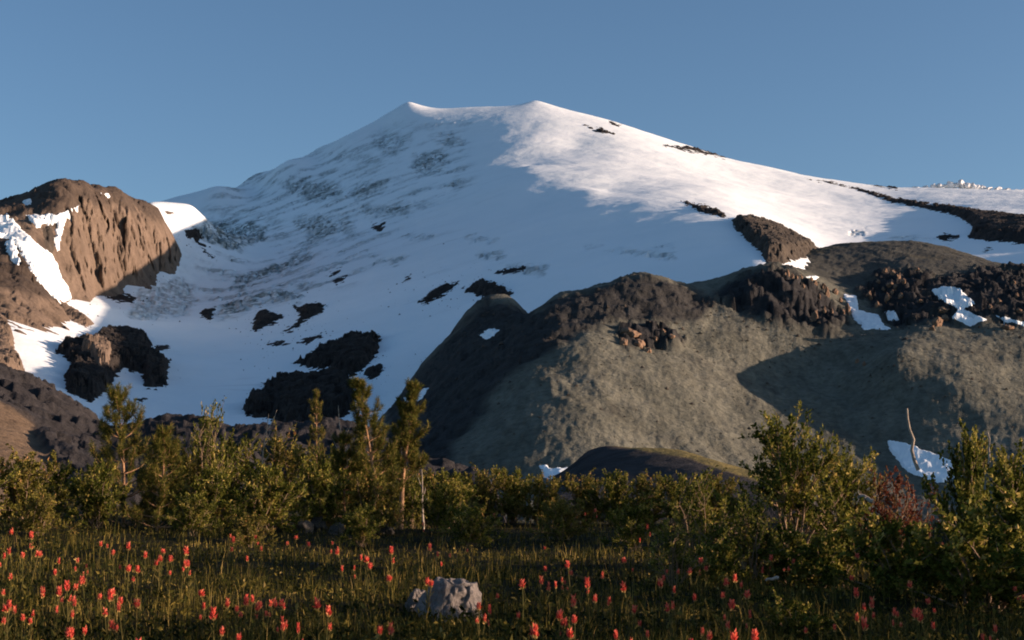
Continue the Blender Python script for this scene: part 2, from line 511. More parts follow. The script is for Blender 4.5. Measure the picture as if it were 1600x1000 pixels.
cliff = Terrain(cliff_table, [(20, 311, 2240), (40, 304, 2290), (75, 292, 2370), (128, 291, 2490), (165, 294, 2570), (225, 321, 2720), (260, 353, 2790)],
                drop=0.08, a_range=(-1.0, -0.15), y_range=(1050, 3400), nc=360, nr=300)
T = cliff
face = poly_sd(T.px, T.py, [(95, 300), (160, 290), (250, 335), (300, 400), (295, 425), (200, 450), (120, 470), (95, 420)])
fm = sstep(-8, 12, face)
along = T.Xw * 0.8 + T.Y * 0.6
warp = 0.5 * fbm(along / 70, T.Z / 70, 3, 2)
ribs = 17 * ridged(along / 62 + warp, T.Z / 220, 3, 15) + 13 * ridged(along / 19 + warp, T.Z / 60, 3, 16) + 7 * fbm(along / 9, T.Z / 16, 3, 18)
b1, j1 = cells(along / 30 + warp, T.Z / 75 + 0.4 * warp, 23)
b2, j2 = cells(along / 12, T.Z / 26, 24)
T.push_towards(sstep(-4, 22, face) * (0.55 * ribs + 13 * b1 + 5 * b2 - 7 * sstep(0.12, 0.0, j1)) + 4 * fbm(along / 20, T.Z / 16, 4, 5))
T.raise_by((1 - fm) * (6.0 * ridged(T.Xw / 60, T.Y / 60, 5, 19) + 4.0 * cells(T.Xw / 22, T.Y / 22, 29)[0]))
cap = poly_sd(T.px, T.py, [(-300, 250), (200, 250), (300, 360), (262, 352), (235, 336), (170, 322), (135, 318), (105, 345), (92, 335), (60, 330), (0, 345), (-300, 380)]) + 10 * fbm(T.Xw / 50, T.Y / 50, 4, 62)
flank = poly_sd(T.px, T.py, [(-300, 330), (0, 345), (70, 380), (105, 440), (110, 470), (60, 460), (-300, 420)]) + 14 * fbm(T.Xw / 50, T.Y / 50, 4, 63)
rockmask = np.maximum(sstep(-4, 6, cap) * 0.6, sstep(-4, 8, flank) * 0.75)
T.dive(150)
T.build('cliff', M_BROWN, {'rock': rockmask}, kind='structure')

# ------------------------------------------------------------------ rounded scree hill and lava crags at the right
hill_table = {
    520: [(760, 760), (720, 900), (690, 1000)],
    580: [(760, 740), (710, 860), (665, 990)],
    640: [(758, 720), (700, 820), (650, 930), (600, 1080)],
    700: [(756, 700), (680, 810), (600, 940), (530, 1110)],
    760: [(754, 690), (660, 800), (560, 950), (500, 1080), (467, 1170)],
    800: [(752, 685), (640, 792), (540, 945), (500, 1040), (470, 1150)],
    835: [(752, 678), (640, 780), (540, 918), (490, 1030)],
    870: [(752, 672), (640, 774), (560, 872), (500, 970), (465, 1050)],
    930: [(752, 672), (640, 778), (560, 875), (490, 985), (450, 1060)],
    1000: [(752, 690), (640, 805), (560, 900), (490, 1000), (431, 1080)],
    1060: [(752, 705), (640, 828), (560, 922), (490, 1015), (446, 1090), (437, 1450)],
    1120: [(752, 722), (640, 852), (560, 947), (500, 1022), (452, 1100), (440, 1250), (418, 1550)],
    1200: [(752, 745), (640, 880), (560, 975), (500, 1030), (426, 1100), (421, 1250), (406, 1600)],
    1270: [(752, 745), (640, 888), (560, 985), (510, 1040), (452, 1110), (430, 1250), (392, 1650)],
    1330: [(752, 758), (690, 830), (640, 888), (560, 965), (515, 1045), (485, 1110), (440, 1300), (382, 1700)],
    1400: [(752, 755), (690, 818), (640, 862), (568, 902), (515, 1035), (470, 1120), (430, 1300), (382, 1720)],
    1500: [(752, 738), (690, 798), (622, 852), (568, 900), (515, 1010), (470, 1100), (430, 1300), (397, 1650)],
    1600: [(752, 718), (692, 785), (640, 840), (570, 920), (515, 1000), (470, 1090), (435, 1300), (419, 1550)],
    1750: [(752, 700), (640, 830), (560, 940), (500, 1010), (460, 1200), (425, 1400), (385, 1600)],
    2000: [(752, 690), (640, 830), (540, 960), (450, 1200), (400, 1400), (330, 1700)],  # ridge out of view, raised to cast shade on the far crest
    2600: [(752, 690), (640, 830), (540, 980), (450, 1200), (380, 1400), (290, 1750)],
}
hill = Terrain(hill_table, [(670, 560, 1100), (728, 492, 1150), (780, 464, 1165), (848, 480, 1040), (900, 458, 1058), (965, 440, 1070), (1025, 434, 1085), (1090, 424, 1530), (1160, 411, 1580), (1240, 398, 1620), (1300, 386, 1680), (1450, 385, 1700)],
               drop=0.08, a_range=(-0.16, 1.3), y_range=(380, 2100), nc=620, nr=360)
T = hill
rk_polys = [
    [(600, 640), (700, 520), (760, 460), (835, 490), (900, 455), (1000, 425), (1060, 445), (1130, 470), (1090, 510), (960, 510), (870, 545), (790, 600), (730, 680), (690, 750), (600, 750)],  # dark crest lava; the shade of the left flank is painted in too
    [(1100, 470), (1150, 430), (1210, 415), (1290, 450), (1340, 510), (1290, 530), (1200, 510)],
    [(1330, 460), (1380, 420), (1460, 430), (1470, 500), (1400, 520)],
    [(1440, 440), (1530, 420), (1640, 420), (1640, 520), (1500, 515), (1440, 500)],
    [(965, 505), (1010, 505), (1080, 520), (1060, 545), (970, 550)],
]
rock = np.zeros(T.px.shape)
wob = 9 * fbm(T.Xw / 40, T.Y / 40, 4, 91, 0.6)
for k, poly in enumerate(rk_polys):
    sd = poly_sd(T.px, T.py, poly) + wob
    rock = np.maximum(rock, sstep(-6, 12, sd) * (0.9 if k == 0 else 1.0))
crag = np.zeros(T.px.shape)
for poly in rk_polys[1:]:
    crag = np.maximum(crag, sstep(-4, 10, poly_sd(T.px, T.py, poly) + wob))
cb, cj = cells(T.Xw / 11, T.Y / 13, 44)
cb2, _ = cells(T.Xw / 5, T.Y / 6, 45)
gully = ridged((T.Xw + 0.35 * T.Y) / 75 + 0.5 * fbm(T.Xw / 120, T.Y / 120, 3, 58), T.Y / 420, 3, 56)
T.raise_by(crag * (6.0 * (ridged(T.Xw / 45, T.Y / 38, 5, 47) - 0.2) + 2.8 * cb + 1.2 * cb2) + rock * (4.2 * ridged(T.Xw / 30, T.Y / 30, 4, 49) + 1.0 * cb + 0.8 * cb2)
           + (1 - rock) * (2.0 * fbm(T.Xw / 90, T.Y / 90, 3, 52) + 2.4 * gully * sstep(600, 760, T.Y) + 0.9 * fbm(T.Xw / 11, T.Y / 16, 4, 53) + 0.35 * fbm(T.Xw / 3, T.Y / 4, 2, 54)))
rock = np.maximum(rock, 0.42 * sstep(0.2, 0.7, fbm(T.Xw / 35, T.Y / 50, 5, 64, 0.65)))
rock = np.maximum(rock, 0.6 * sstep(1150, 1280, T.Y))  # shade on the far ridge painted as darker rock colour
tint = sstep(0.1, 0.7, fbm(T.Xw / 130, T.Y / 130, 3, 33)) * sstep(1200, 1400, T.Y) * 0.6
T.dive(60, 0, 60)
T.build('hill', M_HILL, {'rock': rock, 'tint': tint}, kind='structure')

# low grassy moraine in front of it
mound_table = {
    820: [(775, 330), (770, 400), (765, 480)],
    890: [(770, 325), (752, 390), (738, 475)],
    915: [(765, 320), (740, 380), (708, 470)],
    950: [(765, 310), (735, 370), (697, 460)],
    1010: [(765, 300), (738, 350), (700, 440)],
    1070: [(765, 290), (740, 335), (706, 415)],
    1130: [(765, 280), (745, 320), (724, 390)],
    1210: [(768, 270), (755, 310), (744, 370)],
    1300: [(770, 260), (762, 350)],
}
mound = Terrain(mound_table, drop=0.12, a_range=(0.0, 0.25), y_range=(220, 620), nc=200, nr=120)
T = mound
T.raise_by(0.8 * fbm(T.Xw / 25, T.Y / 25, 4, 12) - 8 * sstep(0.2, 0.25, T.A) - 10 * sstep(0.03, 0.0, T.A))
line = np.interp(T.px, [820, 890, 950, 1010, 1070, 1130, 1210, 1300], [600, 600, 693, 700, 706, 724, 744, 762]) + np.interp(T.px, [930, 1210], [2, 16])
crest = sstep(2.0, -2.0, T.py - line + 1.5 * fbm(T.Xw / 8, T.Y / 8, 3, 14))
T.dive(40, 30, 30, 30)
T.build('moraine', M_SLOPE, {'rock': 1 - crest, 'tint': crest * 0.9}, kind='structure')  # shadowed body and sunlit grass crest are painted in by colour

# lower slope at the left and the dark ledge under the glacier
slope_table = {
    -600: [(765, 250), (700, 330), (600, 480), (520, 640)],
    -150: [(765, 330), (700, 420), (620, 560), (550, 740)],
    0: [(765, 390), (700, 470), (640, 580), (582, 750)],
    60: [(765, 420), (700, 520), (640, 640), (599, 760)],
    100: [(765, 430), (720, 500), (660, 640), (626, 750)],
    140: [(765, 440), (720, 530), (680, 650), (652, 740)],
    175: [(765, 450), (710, 590), (676, 690)],
    260: [(765, 470), (705, 590), (659, 710)],
    340: [(765, 480), (705, 600), (668, 710)],
    400: [(762, 500), (705, 610), (673, 710)],
    500: [(760, 520), (705, 630), (664, 720)],
    600: [(758, 540), (715, 650), (690, 720)],
    700: [(757, 560), (735, 660)],
    820: [(760, 560), (752, 660)],
}
slope = Terrain(slope_table, drop=0.06, a_range=(-1.0, 0.02), y_range=(200, 950), nc=360, nr=200)
T = slope
sd = poly_sd(T.px, T.py, [(-600, 560), (0, 575), (60, 595), (145, 645), (300, 640), (640, 640), (840, 700), (840, 800), (130, 800), (90, 735), (60, 690), (50, 660), (0, 635), (-600, 640)]) + 8 * fbm(T.Xw / 25, T.Y / 25, 4, 13)
rock = sstep(-6, 8, sd)  # dark lava plus painted cast shade; only the sunlit patch stays brown
T.raise_by(rock * (4.5 * ridged(T.Xw / 30, T.Y / 30, 5, 71) + 2.0 * cells(T.Xw / 10, T.Y / 10, 73)[0]) + 1.2 * fbm(T.Xw / 30, T.Y / 30, 4, 72) - 14 * sstep(-0.03, 0.02, T.A))
T.dive(40, 0, 0, 40)
T.build('rocky_slope', M_SLOPE, {'rock': rock, 'tint': np.zeros(rock.shape)}, kind='structure')

# ground sheet out to the horizon
g = np.array([(-30000, -30000, -14), (30000, -30000, -14), (30000, 30000, -14), (-30000, 30000, -14)], float)
M_GROUND = hill_material('valley_ground', (0.07, 0.07, 0.04), (0.11, 0.10, 0.06), (0.05, 0.045, 0.04))
link('ground', mesh_from('ground', g, np.array([[0, 1, 2, 3]]), False), M_GROUND, kind='structure')
# ------------------------------------------------------------------ rock outcrops standing out of the snow
outcrops = [
    ([(380, 641), (385, 628), (421, 616), (408, 602), (452, 592), (494, 592), (520, 581), (548, 599), (556, 618), (551, 641), (533, 656), (468, 670), (421, 654), (385, 651)], 14, 'broad black lava outcrop just above the pine tops, lowest on the glacier'),
    ([(460, 568), (489, 555), (494, 545), (528, 534), (556, 523), (595, 525), (590, 555), (572, 573), (548, 591), (520, 586), (520, 576), (483, 576)], 13, 'black lava outcrop with squared top corner, directly above the broad lowest one'),
    ([(569, 581), (598, 568), (600, 578), (585, 594), (572, 591)], 7, 'small black rock island beside the squared lava outcrop on the snow'),
    ([(392, 514), (400, 488), (408, 482), (426, 488), (444, 493), (429, 506), (400, 519)], 8, 'dark rock lump with greyish top below the lower icefall'),
    ([(457, 480), (494, 473), (509, 476), (502, 488), (478, 503), (455, 519), (442, 520), (463, 503), (468, 490)], 8, 'black tapering rock streak with a long tail pointing down the snow'),
    ([(312, 490), (322, 482), (338, 480), (334, 492), (328, 503)], 7, 'black rock wedge at the lower end of the grey icefall'),
    ([(418, 536), (439, 532), (457, 538), (440, 541), (418, 540)], 3.5, 'thin flat rock streak on the snow above the broad lowest outcrop'),
    ([(465, 535), (480, 528), (502, 521), (505, 526), (490, 533), (467, 540)], 4.5, 'slanting rock streak between the tailed streak and the squared outcrop'),
    ([(509, 431), (522, 423), (537, 419), (530, 427), (515, 434)], 5, 'thin slanting dark rock band high above the tailed rock streak'),
    ([(519, 440), (530, 433), (543, 429), (540, 435), (526, 446)], 5, 'short slanting rock band below another one in mid glacier'),
    ([(654, 473), (672, 456), (690, 445), (718, 441), (710, 450), (700, 457), (668, 476)], 8, 'black boat-shaped rock on smooth snow beside the scree hill'),
    ([(725, 456), (738, 443), (752, 436), (770, 442), (803, 457), (793, 464), (770, 468), (750, 464)], 9, 'black pointed rock cap touching the top of the hill knob'),
    ([(765, 428), (785, 421), (818, 416), (822, 423), (800, 428)], 5, 'narrow black rock bar in snow above the pointed rock cap'),
    ([(629, 441), (636, 432), (643, 431), (640, 437)], 4, 'tiny dark rock alone in the smooth middle snowfield'),
    ([(577, 352), (600, 348), (605, 351), (592, 361), (584, 361)], 6, 'small black rock notch in the middle of the icefalls'),
    ([(288, 360), (306, 355), (320, 372), (308, 378), (295, 371)], 9, 'black rock at the left end of the upper icefall'),
    ([(309, 379), (321, 382), (339, 409), (331, 407), (318, 392)], 6, 'thin dark rock rib running down below the upper icefall'),
    ([(165, 463), (190, 456), (216, 467), (206, 474), (180, 471)], 6, 'low dark rock in the snow at the foot of the cliff'),
    ([(86, 549), (98, 537), (147, 532), (157, 517), (196, 515), (225, 522), (238, 540), (230, 549), (265, 564), (260, 603), (225, 608), (221, 584), (191, 576), (167, 613), (142, 628), (105, 613), (100, 589), (113, 569)], 14, 'large dark horseshoe rock island in the snow basin below the cliff'),
    ([(210, 625), (228, 618), (232, 622), (222, 628)], 3, 'tiny dark rock below the horseshoe rock island'),
    ([(238, 540), (262, 538), (270, 545), (250, 549)], 3, 'flat dark rocks trailing off the horseshoe rock island'),
    ([(912, 196), (940, 201), (960, 210), (935, 208)], 11, 'dark rock slash in bright snow right below the summit'),
    ([(1035, 227), (1080, 230), (1108, 238), (1132, 246), (1090, 239)], 12, 'long thin rock strip on the right skyline below the summit'),
    ([(952, 190), (968, 194), (972, 198), (958, 196)], 7, 'small dark rock on the skyline right of the summit'),
    ([(1257, 279), (1300, 284), (1365, 299), (1400, 309), (1475, 319), (1540, 329), (1600, 337), (1700, 350), (1700, 390), (1600, 382), (1550, 378), (1510, 372), (1520, 355), (1500, 341), (1450, 327), (1395, 317), (1330, 294)], 15, 'long dark rock ridge widening to the edge of the picture'),
    ([(1352, 286), (1400, 289), (1402, 296), (1375, 292)], 9, 'thin brown rock band on the skyline above the long dark ridge'),
    ([(1463, 371), (1478, 366), (1500, 366), (1498, 372), (1475, 377)], 6, 'dark rock in shaded snow beside the end of the long ridge'),
    ([(1535, 392), (1545, 386), (1552, 388), (1542, 395)], 3.5, 'tiny dark rock just above the right hill crest'),
    ([(1470, 386), (1484, 384), (1486, 388), (1474, 389)], 3, 'tiny flat rock in snow left of another above the hill crest'),
    ([(1065, 315), (1100, 321), (1127, 331), (1138, 341), (1112, 336), (1092, 331)], 9, 'jagged dark rib leading up from the brown spur into lit snow'),
    ([(1142, 343), (1170, 339), (1225, 355), (1252, 372), (1284, 390), (1270, 400), (1225, 412), (1196, 410), (1188, 395), (1170, 380), (1147, 357)], 16, 'brown rock spur wedged between two snowfields behind the hill'),
]
for k, (poly, hgt, lab) in enumerate(outcrops):
    drape(mountain, poly, hgt * 0.7, 'rock_outcrop', M_SPUR if k == len(outcrops) - 1 else M_DARK, edge_noise=6.0 if hgt < 15 else 3.5, rough=0.55 if hgt < 15 else 0.3, soft=12.0, seed=100 + k * 7,
          label=lab, category='rock outcrop', group='dark rocks in the snow')
for k, (poly, hgt, lab) in enumerate([
    ([(45, 452), (82, 468), (120, 487), (147, 506), (135, 512), (90, 492), (50, 472)], 9, 'brown rock band along the top edge of the lit snowfield'),
    ([(-60, 500), (5, 508), (22, 527), (24, 560), (44, 592), (0, 600), (-60, 600)], 12, 'rounded brown rock shoulder at the left edge beside the lit snowfield'),
    ([(116, 562), (134, 546), (164, 548), (180, 566), (172, 592), (152, 600), (140, 582)], 19, 'sunlit brown hump on the dark horseshoe rock island'),
    ([(255, 330), (270, 329), (276, 334), (262, 336)], 5, 'small brown rock in the snow strip right of the cliff top'),
]):
    drape(mountain, poly, hgt, 'rock_outcrop', M_BROWN, edge_noise=2.5, rough=0.3, soft=9.0, seed=300 + k * 5, label=lab, category='rock outcrop', group='brown rocks beside the lit snowfield')

# ------------------------------------------------------------------ snow left lying on the hill and on the cliff
for k, (terr, poly, lab) in enumerate([
    (hill, [(748, 524), (766, 513), (783, 515), (772, 524), (760, 531)], 'tiny snow patch high on the dark flank of the hill knob'),
    (hill, [(627, 620), (648, 621), (661, 607), (670, 607), (659, 625), (637, 630)], 'thin snow patch low on the dark hill flank above the pine top'),
    (hill, [(843, 728), (855, 726), (858, 732), (892, 731), (895, 748), (872, 754), (848, 745)], 'small snow patch at the foot of the hill just above the shrubs'),
    (hill, [(1316, 459), (1338, 463), (1342, 484), (1373, 492), (1382, 509), (1399, 515), (1351, 515), (1333, 497), (1324, 474)], 'crooked snow patch between the two lit crags'),
    (hill, [(1382, 487), (1399, 485), (1405, 500), (1387, 501)], 'little square snow patch beside the crooked one among crags'),
    (hill, [(1454, 452), (1474, 447), (1500, 450), (1523, 474), (1506, 483), (1541, 500), (1516, 510), (1487, 497), (1496, 483), (1466, 466)], 'largest snow patch among the dark crags at the right'),
    (hill, [(1553, 492), (1580, 498), (1625, 509), (1625, 516), (1566, 501)], 'thin slanting snow strip at the right edge among crags'),
    (hill, [(1386, 688), (1417, 693), (1465, 711), (1497, 725), (1505, 745), (1465, 755), (1417, 737), (1400, 716), (1390, 704)], 'bright snow patch low on the hill behind the right shrubs'),
    (hill, [(1256, 433), (1268, 431), (1283, 432), (1272, 437)], 'sliver of snow behind the top of the left crag'),
    (cliff, [(-30, 345), (10, 336), (22, 346), (34, 360), (54, 378), (82, 400), (97, 432), (112, 464), (98, 476), (74, 454), (52, 426), (40, 410), (28, 384), (12, 372), (-30, 372)], 'long lit snow gully running down left of the brown cliff'),
    (cliff, [(40, 336), (86, 337), (110, 328), (130, 318), (116, 335), (99, 352), (95, 375), (90, 400), (84, 380), (88, 356), (70, 350), (56, 356)], 'shaded snow gully tucked behind the brown cliff face'),
    (cliff, [(8, 379), (20, 375), (34, 411), (28, 418), (14, 398)], 'short lit snow tongue at the far left of the long gully'),
    (cliff, [(36, 315), (49, 312), (51, 318), (40, 320)], 'tiny snow spot near the left cliff skyline'),
    (cliff, [(158, 302), (170, 303), (174, 307), (162, 307)], 'tiny lit snow spot on top of the brown cliff'),
]):
    drape(terr, poly, 1.2 if terr is hill else 4.0, 'snow_patch', M_SNOW, edge_noise=2.2 if terr is hill else 4.0, soft=4.0, seed=400 + k * 3, sink=1.5 if terr is hill else 6.0, plate=True, res=1.3,
          label=lab, category='snow patch', group='snow patches on the hill' if terr is hill else 'snow gullies beside the cliff')

drape(cliff, [(66, 356), (80, 352), (86, 368), (82, 396), (72, 392)], 5, 'rock_outcrop', M_SPUR, edge_noise=2.5, seed=333, label='dark rock tooth between the two snow gullies beside the cliff', category='rock outcrop', group='brown rocks beside the lit snowfield')

# ------------------------------------------------------------------ single rocks: pinnacles of the crags, ice towers on the skyline
def rock_mesh(name, seed, sub=3, sharp=0.35, stretch=(1, 1, 1), flat=None):
    import bmesh
    bm = bmesh.new()
    bmesh.ops.create_icosphere(bm, subdivisions=sub, radius=1.0)
    r = random.Random(seed)
    planes = []
    for _ in range(11):
        d = Vector((r.gauss(0, 1), r.gauss(0, 1), r.gauss(0, 1))).normalized()
        planes.append((d, r.uniform(0.55, 0.95)))
    if flat: planes += flat
    from mathutils import noise as mn
    off = Vector((seed * 3.1, seed * 1.7, seed * 0.9))
    for v in bm.verts:
        p = v.co.copy()
        for d, k in planes:
            q = p.dot(d)
            if q > k: p -= d * (q - k)
        p += v.co * (mn.noise(v.co * 2.2 + off) * sharp * 0.5 + mn.noise(v.co * 6 + off) * sharp * 0.18)
        v.co = Vector((p.x * stretch[0], p.y * stretch[1], p.z * stretch[2]))
    bm.normal_update()
    me = bpy.data.meshes.new(name); bm.to_mesh(me); bm.free()
    return me

ORD = ['first', 'second', 'third', 'fourth', 'fifth', 'sixth', 'seventh', 'eighth', 'ninth', 'tenth', 'eleventh', 'twelfth', 'thirteenth', 'fourteenth', 'fifteenth', 'sixteenth', 'seventeenth', 'eighteenth', 'nineteenth', 'twentieth',
       'twenty-first', 'twenty-second', 'twenty-third', 'twenty-fourth', 'twenty-fifth', 'twenty-sixth', 'twenty-seventh', 'twenty-eighth', 'twenty-ninth', 'thirtieth']
pin_meshes = [rock_mesh('rock_pinnacle', 40 + k, 3, 0.5) for k in range(5)]
for me in pin_meshes: me.materials.append(M_CRAG)
crags = {
    'on the crag left of the crooked snow patch': [(1226, 428, 4, 9), (1232, 425, 4, 12), (1238, 430, 5, 9), (1245, 432, 4, 8), (1252, 432, 4, 7), (1268, 435, 5, 7), (1274, 441, 6, 8), (1288, 446, 6, 10), (1293, 455, 6, 15), (1306, 454, 8, 12), (1314, 468, 5, 10), (1326, 481, 7, 20), (1275, 491, 10, 17), (1289, 482, 5, 11), (1268, 498, 5, 8), (1300, 485, 4, 8), (1318, 486, 4, 8), (1256, 446, 4, 8), (1280, 462, 5, 9)],
    'on the crag right of the crooked snow patch': [(1404, 430, 7, 10), (1383, 422, 6, 8), (1391, 443, 8, 9), (1373, 439, 6, 8), (1360, 461, 9, 15), (1388, 463, 9, 12), (1408, 461, 6, 12), (1432, 419, 9, 7), (1396, 425, 6, 9), (1381, 450, 5, 7), (1400, 448, 7, 9), (1371, 474, 5, 12), (1439, 470, 8, 6), (1413, 438, 6, 8), (1395, 455, 5, 7)],
    'below the largest snow patch': [(1474, 483, 18, 12), (1465, 501, 14, 18), (1478, 495, 9, 10), (1458, 512, 8, 9)],
    'on the dark crag at the right edge': [(1562, 470, 7, 9), (1575, 510, 16, 10), (1590, 460, 6, 8), (1548, 478, 6, 7), (1594, 485, 7, 9), (1585, 440, 6, 7)],
    'on the ledge amid the scree hill': [(985, 518, 26, 18), (1000, 535, 16, 14), (1012, 546, 10, 10), (1036, 518, 12, 10), (1050, 524, 9, 8), (974, 532, 12, 12), (1024, 528, 8, 8)],
    'standing alone on the shaded scree slope': [(1340, 563, 5, 8), (1351, 567, 5, 8)],
}
pin_seen = 0
for where, items in crags.items():
    for n, (px, py, w, h) in enumerate(sorted(items)):
        p = hill.point(px, py + h * 0.5)
        s = p.y / FPX
        o = link('rock_pinnacle', pin_meshes[pin_seen % 5], label=f'{ORD[n]} lit pinnacle from left {where}', category='rock', group='sunlit rock pinnacles of the crags')
        o.location = (p.x, p.y + w * s * 0.3, p.z + h * s * 0.25)
        o.scale = (w * s * 0.62, w * s * 0.7, h * s * 0.72)
        o.rotation_euler = (random.uniform(-0.15, 0.15), random.uniform(-0.2, 0.2), random.uniform(0, 6.28))
        pin_seen += 1

M_ICE, nt, b = mat_new('serac_ice', 0.6, 0.3)
nt.links.new(ramp(nt, noise(nt, 0.8, 4), [(0.3, (0.55, 0.53, 0.5)), (0.7, (0.85, 0.85, 0.86))]), b.inputs['Base Color'])
ser_meshes = [rock_mesh('serac', 90 + k, 2, 0.6) for k in range(4)]
for me in ser_meshes: me.materials.append(M_ICE)
ser = [(1432, 292, 8, 5), (1446, 291, 9, 6), (1458, 289, 8, 8), (1468, 288, 9, 9), (1476, 288, 8, 9), (1484, 284, 7, 14), (1492, 286, 9, 10), (1502, 283, 9, 13), (1510, 285, 9, 12), (1518, 287, 9, 11), (1526, 291, 8, 8), (1534, 289, 6, 11), (1544, 292, 8, 7), (1558, 294, 10, 6), (1572, 295, 9, 6), (1588, 296, 10, 6), (1598, 296, 7, 7)]
for n, (px, py, w, h) in enumerate(ser):
    p = spot(px, py + h * 0.4, 3620); s = p.y / FPX
    o = link('ice_serac', ser_meshes[n % 4], label=f'{ORD[n]} white ice tower from the left along the right skyline', category='ice tower', group='ice towers on the skyline')
    o.location = (p.x, p.y, p.z)
    o.scale = (w * s * random.uniform(0.6, 1.1), w * s * 0.8, h * s * random.uniform(0.45, 0.75))
    o.rotation_euler = (random.uniform(-0.3, 0.3), random.uniform(-0.3, 0.3), random.uniform(0, 6.28))

# loose stones: scree on the hill, debris melted out of the snow
def debris(name, terr, n, box, size, mat, label, seed, dens=None):
    r = np.random.default_rng(seed)
    base = np.array([(1, 0, -0.2), (0.3, 0.95, 0), (-0.8, 0.6, -0.1), (-0.8, -0.6, 0.1), (0.3, -0.95, -0.2), (0.1, 0.1, 0.8)])
    tri = np.array([(0, 1, 5), (1, 2, 5), (2, 3, 5), (3, 4, 5), (4, 0, 5)])
    V, F = [], []; k = 0
    while k < n:
        px, py = r.uniform(box[0], box[2]), r.uniform(box[1], box[3])
        if dens is not None and r.uniform() > dens(px, py): continue
        if py < float(np.interp(px, *box[4])) + 4: continue
        p = terr.point(px, py); s = p.y / FPX * size * r.lognormal(0, 0.5)
        an = r.uniform(0, 6.28); c, sn = math.cos(an), math.sin(an)
        b = base * r.uniform(0.6, 1.3, (6, 3)) * s * np.array([1, 1, r.uniform(0.7, 1.3)])
        V.append(np.stack([b[:, 0] * c - b[:, 1] * sn, b[:, 0] * sn + b[:, 1] * c, b[:, 2]], 1) + np.array(p))
        F.append(tri + 6 * k); k += 1
    link(name, mesh_from(name, np.concatenate(V), np.concatenate(F), False), mat, kind='stuff', label=label, category='stones')
near_crag = lambda px, py: 0.12 + 0.88 * math.exp(-max(0, py - 520) / 45.0)
debris('scree_stones', hill, 1500, (700, 470, 1620, 735, ([600, 700, 760, 850, 1000, 1100, 1620], [640, 530, 470, 482, 432, 455, 455])), 1.3, M_SPUR, 'loose dark stones strewn over the scree hill', 61, near_crag)
rocks_at = [(470, 630), (530, 555), (585, 580), (415, 500), (475, 495), (180, 570), (690, 458), (760, 450), (430, 536), (485, 530), (200, 465), (300, 368)]
near_rock = lambda px, py: max(math.exp(-((px - x) ** 2 / 3200.0 + (py - y) ** 2 / 900.0)) for x, y in rocks_at)
debris('rock_debris', mountain, 700, (90, 350, 800, 660, ([0, 800], [0, 0])), 1.0, M_DARK, 'small dark stones melted out of the snow around the outcrops', 62, near_rock)
# ------------------------------------------------------------------ the meadow
def meadow_z(x, y):
    x = np.asarray(x, float); y = np.asarray(y, float)
    z = 0.07 * fbm(x / 3.1, y / 3.1, 3, 201) + 0.03 * fbm(x / 0.7, y / 0.7, 2, 205)
    z = z + 0.045 * np.clip(-x - 1.2, 0, 12) * sstep(3, 8, y)
    z = z - 0.016 * np.clip(y - 34, 0, 200) ** 1.55 * 0.6
    return z

def gz(x, y):
    return float(meadow_z(np.array([x]), np.array([y]))[0])

M_SOIL, nt, b = mat_new('meadow_soil', 0.95, 0.05)
nt.links.new(ramp(nt, noise(nt, 2.5, 6, 0.7), [(0.3, (0.010, 0.009, 0.005)), (0.5, (0.02, 0.018, 0.008)), (0.75, (0.04, 0.033, 0.014))]), b.inputs['Base Color'])
bump(nt, b, noise(nt, 9, 6, 0.7), 0.8, 0.06)
xs = np.concatenate([np.linspace(-90, -16, 40)[:-1], np.linspace(-16, 16, 260), np.linspace(16, 90, 40)[1:]])
ys = np.concatenate([np.linspace(-12, 3, 12)[:-1], np.linspace(3, 42, 300), np.linspace(42, 170, 40)[1:]])
X, Y = np.meshgrid(xs, ys)
link('meadow', mesh_from('meadow', np.stack([X, Y, meadow_z(X, Y)], -1).reshape(-1, 3), grid_faces(*X.shape)), M_SOIL, kind='structure')

# ------------------------------------------------------------------ plant materials
def leaf_material(name, stops, transl=0.3, rough=0.6):
    m, nt, b = mat_new(name, rough, 0.04)
    c = ramp(nt, attr(nt, 'tone'), stops)
    nt.links.new(c, b.inputs['Base Color'])
    tr = nt.nodes.new('ShaderNodeBsdfTranslucent'); nt.links.new(c, tr.inputs['Color'])
    mx = nt.nodes.new('ShaderNodeMixShader'); mx.inputs['Fac'].default_value = transl
    nt.links.new(b.outputs[0], mx.inputs[1]); nt.links.new(tr.outputs[0], mx.inputs[2])
    nt.links.new(mx.outputs[0], nt.nodes['Material Output'].inputs['Surface'])
    return m

M_WILLOW = leaf_material('willow_leaves', [(0, (0.02, 0.03, 0.005)), (0.45, (0.10, 0.11, 0.018)), (0.8, (0.26, 0.23, 0.045)), (1, (0.50, 0.36, 0.11))])
M_SAGE = leaf_material('heath_leaves', [(0, (0.028, 0.03, 0.006)), (0.45, (0.14, 0.13, 0.026)), (0.85, (0.31, 0.24, 0.06)), (1, (0.42, 0.22, 0.09))])
M_REDDISH = leaf_material('reddish_leaves', [(0, (0.06, 0.02, 0.012)), (0.5, (0.17, 0.05, 0.03)), (1, (0.15, 0.11, 0.035))])
M_NEEDLE = leaf_material('pine_needles', [(0, (0.02, 0.028, 0.008)), (0.6, (0.12, 0.12, 0.024)), (1, (0.30, 0.20, 0.05))], 0.15)
M_GRASS = leaf_material('grass_blades', [(0, (0.008, 0.012, 0.003)), (0.4, (0.038, 0.040, 0.008)), (0.72, (0.21, 0.155, 0.034)), (1, (0.42, 0.29, 0.10))], 0.2)
M_STEMGREEN = leaf_material('flower_stem', [(0, (0.05, 0.06, 0.015)), (1, (0.16, 0.12, 0.04))], 0.2)
M_BRACT = leaf_material('red_bracts', [(0, (0.45, 0.045, 0.038)), (0.5, (0.82, 0.14, 0.095)), (0.9, (0.88, 0.27, 0.17)), (1, (0.60, 0.36, 0.13))], 0.35)

